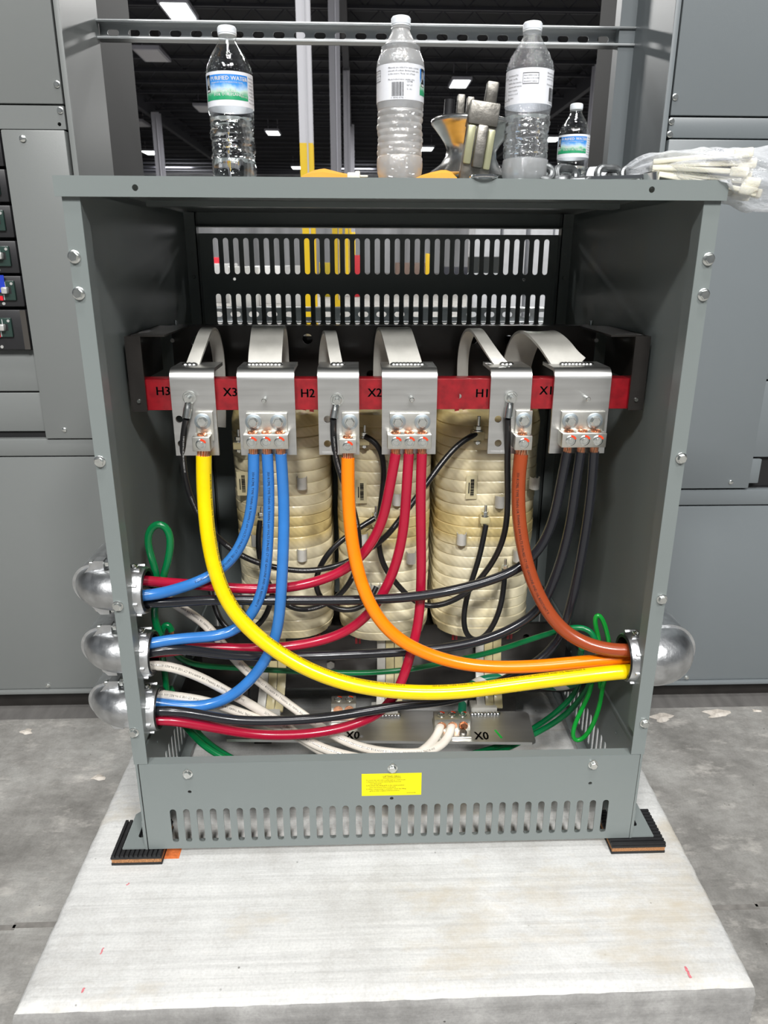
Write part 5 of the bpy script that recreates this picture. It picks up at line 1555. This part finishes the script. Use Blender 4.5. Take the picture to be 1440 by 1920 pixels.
# small white plastic clip
m = MB(); c = at(663, 330, .018)
m.box(c.x-.009, c.x+.009, .012, .028, LT, LT+.0085, .002); m.box(c.x+.002, c.x+.009, .014, .026, LT+.006, LT+.0105, .0015)
m.box(c.x+.006, c.x+.020, .017, .023, LT+.003, LT+.0055, .001)
tag(m.build('plastic_clip', M['nylon']), 'tiny white plastic clip in front of the manila envelope', 'clip')

# cable pulley
def pulley():
    Y = .165
    base = at(880, 330, Y)
    e = empty('cable_pulley', (base.x, Y, LT), 'steel cable pulley with flared roller and upright bracket', 'pulley')
    cx = at(882, 260, Y).x
    tilt = Matrix.Translation((cx, Y, LT+.012)) @ Matrix.Rotation(math.radians(3), 4, 'Y')
    prof = [(0, .030), (0, .060), (.003, .0665), (.007, .067), (.012, .060), (.022, .047), (.034, .0395), (.044, .0385), (.053, .0430), (.063, .0510), (.073, .0600), (.0785, .0655), (.083, .066), (.086, .062), (.086, .012)]
    m = MB().lathe(prof, (0, 0, 0), seg=56); m.v = [tilt @ v for v in m.v]
    m.build('roller', M['roller'], e, angle=60)
    m = MB().cyl((0, 0, .086), (0, 0, .104), .0095, seg=20); m.hexprism((-.032, .0, .086), (0, 0, 1), .010, .020); m.v = [tilt @ v for v in m.v]
    m.build('axle', M['forged'], e)
    m = MB().cyl((-.040, -.004, .086), (-.040, -.004, .112), .008, seg=14); m.v = [tilt @ v for v in m.v]; m.build('rubber_stop', M['black_sleeve'], e)
    for k, (a, b2, y0, z1) in enumerate(((-.030, -.0185, -.02, .118), (-.015, -.004, -.018, .116))):
        m = MB().box(a, b2, y0, y0+.012, .086, z1, .002); m.v = [tilt @ v for v in m.v]; m.build('frame_lug', M['forged'], e)
    # slanted upright bracket in front of the roller
    Yb = .088
    bb, tt = at(886, 334, Yb), at(911, 176, Yb)
    L = (tt-bb).length; ang = math.atan2(tt.x-bb.x, tt.z-bb.z)
    U = Matrix.Translation((bb.x, Yb, LT)) @ Matrix.Rotation(ang, 4, 'Y')
    hw = .0215
    def part(name, mt, *boxes, bv=.0015):
        m = MB()
        for bx in boxes: m.box(*bx, bv)
        m.v = [U @ v for v in m.v]
        return m.build(name, M[mt], e)
    part('bracket_plate', 'forged', (-hw, hw, -.006, .010, .0005, L*.995), bv=.002)
    part('cream_strip', 'cream_bar', (-hw+.001, -.0085, -.011, -.005, .026, L*.70), bv=.003)
    part('cream_strip', 'cream_bar', (.0095, hw-.001, -.011, -.005, .022, L*.68), bv=.003)
    part('centre_rib', 'forged', (-.0075, .0085, -.019, -.005, .022, L*.705), bv=.003)
    part('top_block', 'forged', (-hw, hw, -.010, .03, L*.71, L*.985), bv=.002)
    part('upper_tab', 'forged', (-.001, .016, .0, .014, L*.97, L*1.245), bv=.0025)
    part('rear_arm', 'forged', (-hw, hw, .010, .105, L*.80, L*.94), bv=.002)
    part('base_arm', 'forged', (-hw+.003, hw-.003, .008, .10, .0005, .010), bv=.002)
pulley()
# ring hanging over the lid edge
c = at(907, 331, .0)
m = MB(); n = 36
pts = [Vector((c.x+.0175*math.cos(2*PI*i/n), .001+.014*math.sin(2*PI*i/n), LT+.0021-.0008*math.sin(2*PI*i/n))) for i in range(n)]
m.tube(pts, .0022, 10, closed=True)
tag(m.build('wire_ring', M['chrome']), 'small steel ring jutting over the lid edge before the pulley', 'ring')

# chain
def chain():
    e = None
    spots = [(1012, 327, .060, 0.2, 70), (1040, 322, .075, -.5, 15), (1062, 318, .085, .5, 75), (1092, 331, .09, -.1, 10), (1118, 325, .085, -.15, 8), (1142, 321, .085, .25, 80), (1165, 318, .085, 0.1, 30), (1190, 323, .085, .1, 75), (1212, 323, .09, 0, 15)]
    e = empty('steel_chain', (at(1110, 330, .085).x, .085, LT), 'heavy galvanised chain lying on the right of the lid', 'chain')
    for px, py, Y, rz, roll in spots:
        c = at(px, py, Y)
        a, r, w = .0098, .0056, .0092
        pts = []
        n = 10
        for i in range(n+1): t = -PI/2+PI*i/n; pts.append(Vector((a+w*math.cos(t), w*math.sin(t), 0)))
        for i in range(n+1): t = PI/2+PI*i/n; pts.append(Vector((-a+w*math.cos(t), w*math.sin(t), 0)))
        R = Matrix.Rotation(rz, 4, 'Z') @ Matrix.Rotation(math.radians(roll), 4, 'X')
        pts = [R @ p for p in pts]
        lo = min(p.z for p in pts)-r
        cz = max(c.z-.002, LT-lo)
        cz = LT-lo+.0005
        pts = [p+Vector((c.x, Y, cz)) for p in pts]
        MB().tube(pts, r, 10, closed=True).build('chain_link', M['chain'], e)
chain()
# combination wrench
m = MB()
a, b = at(1105, 336, .02), at(1206, 326, .035)
A, B2 = Vector((a.x, .02, LT+.004)), Vector((b.x, .035, LT+.008))
m.sweep(smooth_path([A, A.lerp(B2, .5), B2], .01, 0), [(-.002, -.006), (.002, -.006), (.0028, 0), (.002, .006), (-.002, .006), (-.0028, 0)], up=(0, 0, 1))
m.lathe([(-.006, .0085), (-.006, .0135), (.006, .0135), (.006, .0085)], B2+Vector((.010, .001, .0)), (-.2, -.1, 1), seg=24, closed=True)
tag(m.build('combination_wrench', M['chrome'], angle=40), 'chrome wrench lying between the chain and the bag', 'wrench')

# bag of cable ties
def bag():
    path = [(1178, 322, .075, .010, .008), (1200, 312, .070, .018, .016), (1235, 312, .060, .032, .0215), (1280, 318, .045, .050, .026), (1325, 324, .035, .058, .031), (1370, 331, .030, .064, .036), (1410, 336, .028, .066, .040), (1450, 340, .026, .064, .042), (1490, 344, .026, .054, .036), (1515, 347, .026, .03, .016)]
    P = [at(x, y, Y) for x, y, Y, _, _ in path]
    e = empty('cable_tie_bag', (P[4].x, .035, LT), 'clear plastic bag of white cable ties lying over the lid corner', 'bag')
    n = 40
    C = smooth_path(P, .006, 1)
    m = MB()
    s = np.linspace(0, 1, len(path)); ss = np.linspace(0, 1, len(C))
    hw = np.interp(ss, s, [p[3]*.8 for p in path]); hz = np.interp(ss, s, [p[4] for p in path])
    vs = []
    for i, c in enumerate(C):
        for j in range(n):
            a = 2*PI*j/n
            w = 1+.07*math.sin(5*a+i*.35)+.05*math.sin(9*a-i*.6)+.04*math.sin(3*a+i*.9)
            y, z = hw[i]*math.cos(a)*w, hz[i]*math.sin(a)*w
            zz = c.z+z
            xx = c.x+.004*math.sin(7*a+i*.2)
            if xx < XR+.004 and c.y+y > -.008: zz = max(zz, LT+.0008)
            vs.append((xx, c.y+y, zz))
    fs = [(i*n+j, i*n+(j+1) % n, (i+1)*n+(j+1) % n, (i+1)*n+j) for i in range(len(C)-1) for j in range(n)]
    fs += [tuple(range(n-1, -1, -1)), tuple((len(C)-1)*n+j for j in range(n))]
    m.add(vs, fs)
    m.build('plastic_bag', M['poly'], e, angle=70)
    rnd = random.Random(3)
    # bundle of ties : long straps with block heads
    h0 = at(1396, 325, .03); t0 = at(1222, 318, .06)
    ax = (t0-h0).normalized()
    up = Vector((0, 0, 1)); sd = ax.cross(up).normalized(); up = sd.cross(ax)
    k = 0
    for r in range(5):
        for q in range(5):
            off = sd*(-.038+q*.0175+(r % 2)*.006)+up*(.022-r*.0125)
            st = h0+off+ax*rnd.uniform(-.006, .010)+Vector((.012*(r-1.5)*.5, 0, 0))
            en = t0+off*.30+Vector((0, 0, .002))
            d = (en-st); Ld = d.length; d.normalize()
            zx = d; zy = sd; zz = zx.cross(zy).normalized(); zy = zz.cross(zx)
            T = Matrix((( zx.x, zy.x, zz.x, st.x), (zx.y, zy.y, zz.y, st.y), (zx.z, zy.z, zz.z, st.z), (0, 0, 0, 1)))
            tie = MB().box(-.004, .020, -.0085, .0085, -.0060, .0060, .0022, mat=T)
            tie.box(.018, Ld, -.0075, .0075, -.0032, .0032, .001, mat=T)
            tie.build('cable_tie', M['nylon'], e)
    # paper insert with print
    a, b_, c_, d_ = at(1322, 284, .004), at(1402, 281, .01), at(1384, 296, -.006), at(1352, 301, -.010)
    m = MB()
    q = [at(1318, 290, .012), at(1345, 281, .03), at(1402, 283, .03), at(1372, 299, -.004)]
    q = [v+Vector((0, 0, .001)) for v in q]
    m.add(q+[v+Vector((0, 0, .0006)) for v in q], [(3, 2, 1, 0), (4, 5, 6, 7), (0, 1, 5, 4), (1, 2, 6, 5), (2, 3, 7, 6), (3, 0, 4, 7)])
    ins = m.build('paper_insert', M['label_paper'], e)
    xd = (q[3]-q[0]).normalized(); yd = (q[1]-q[0]); yd = (yd-xd*yd.dot(xd)).normalized(); nn = xd.cross(yd)
    if nn.z < 0: nn = -nn
    m = MB()
    o0 = (q[0]+q[1]+q[2]+q[3])/4+nn*.0014
    xt = (q[2]-q[1]+q[3]-q[0]).normalized(); yt = nn.cross(xt)
    for i, s_ in enumerate(('CABLE TIES', 'NATURAL NYLON', '100 PCS')): flat_text(m, s_, .0055, o0+yt*(.008-.007*i), xt, yt)
    m.build('insert_lettering', M['ink'], ins, smooth=False)
pm = bpy.data.materials.new('thin_clear_film'); pm.use_nodes = True
nt = pm.node_tree; nt.nodes.clear()
out = nt.nodes.new('ShaderNodeOutputMaterial'); mx = nt.nodes.new('ShaderNodeMixShader'); tr = nt.nodes.new('ShaderNodeBsdfTransparent')
pr = nt.nodes.new('ShaderNodeBsdfPrincipled'); pr.inputs['Base Color'].default_value = srgb(232, 235, 240); pr.inputs['Roughness'].default_value = .16
lw = nt.nodes.new('ShaderNodeLayerWeight'); lw.inputs['Blend'].default_value = .35
mr = nt.nodes.new('ShaderNodeMapRange'); mr.inputs['To Min'].default_value = .24; mr.inputs['To Max'].default_value = .85
tc = nt.nodes.new('ShaderNodeTexCoord'); mp = nt.nodes.new('ShaderNodeMapping'); mp.inputs['Scale'].default_value = (25, 60, 60); mp.inputs['Rotation'].default_value = (0, .5, .3)
nz = nt.nodes.new('ShaderNodeTexNoise'); nz.inputs['Scale'].default_value = 1.3; nz.inputs['Detail'].default_value = 3
bp = nt.nodes.new('ShaderNodeBump'); bp.inputs['Strength'].default_value = .8; bp.inputs['Distance'].default_value = .006
nt.links.new(tc.outputs['Object'], mp.inputs['Vector']); nt.links.new(mp.outputs['Vector'], nz.inputs['Vector']); nt.links.new(nz.outputs['Fac'], bp.inputs['Height'])
nt.links.new(bp.outputs['Normal'], pr.inputs['Normal']); nt.links.new(bp.outputs['Normal'], lw.inputs['Normal'])
nt.links.new(lw.outputs['Facing'], mr.inputs['Value']); nt.links.new(mr.outputs['Result'], mx.inputs['Fac'])
nt.links.new(tr.outputs[0], mx.inputs[1]); nt.links.new(pr.outputs[0], mx.inputs[2]); nt.links.new(mx.outputs[0], out.inputs['Surface'])
M['poly'] = pm
bag()
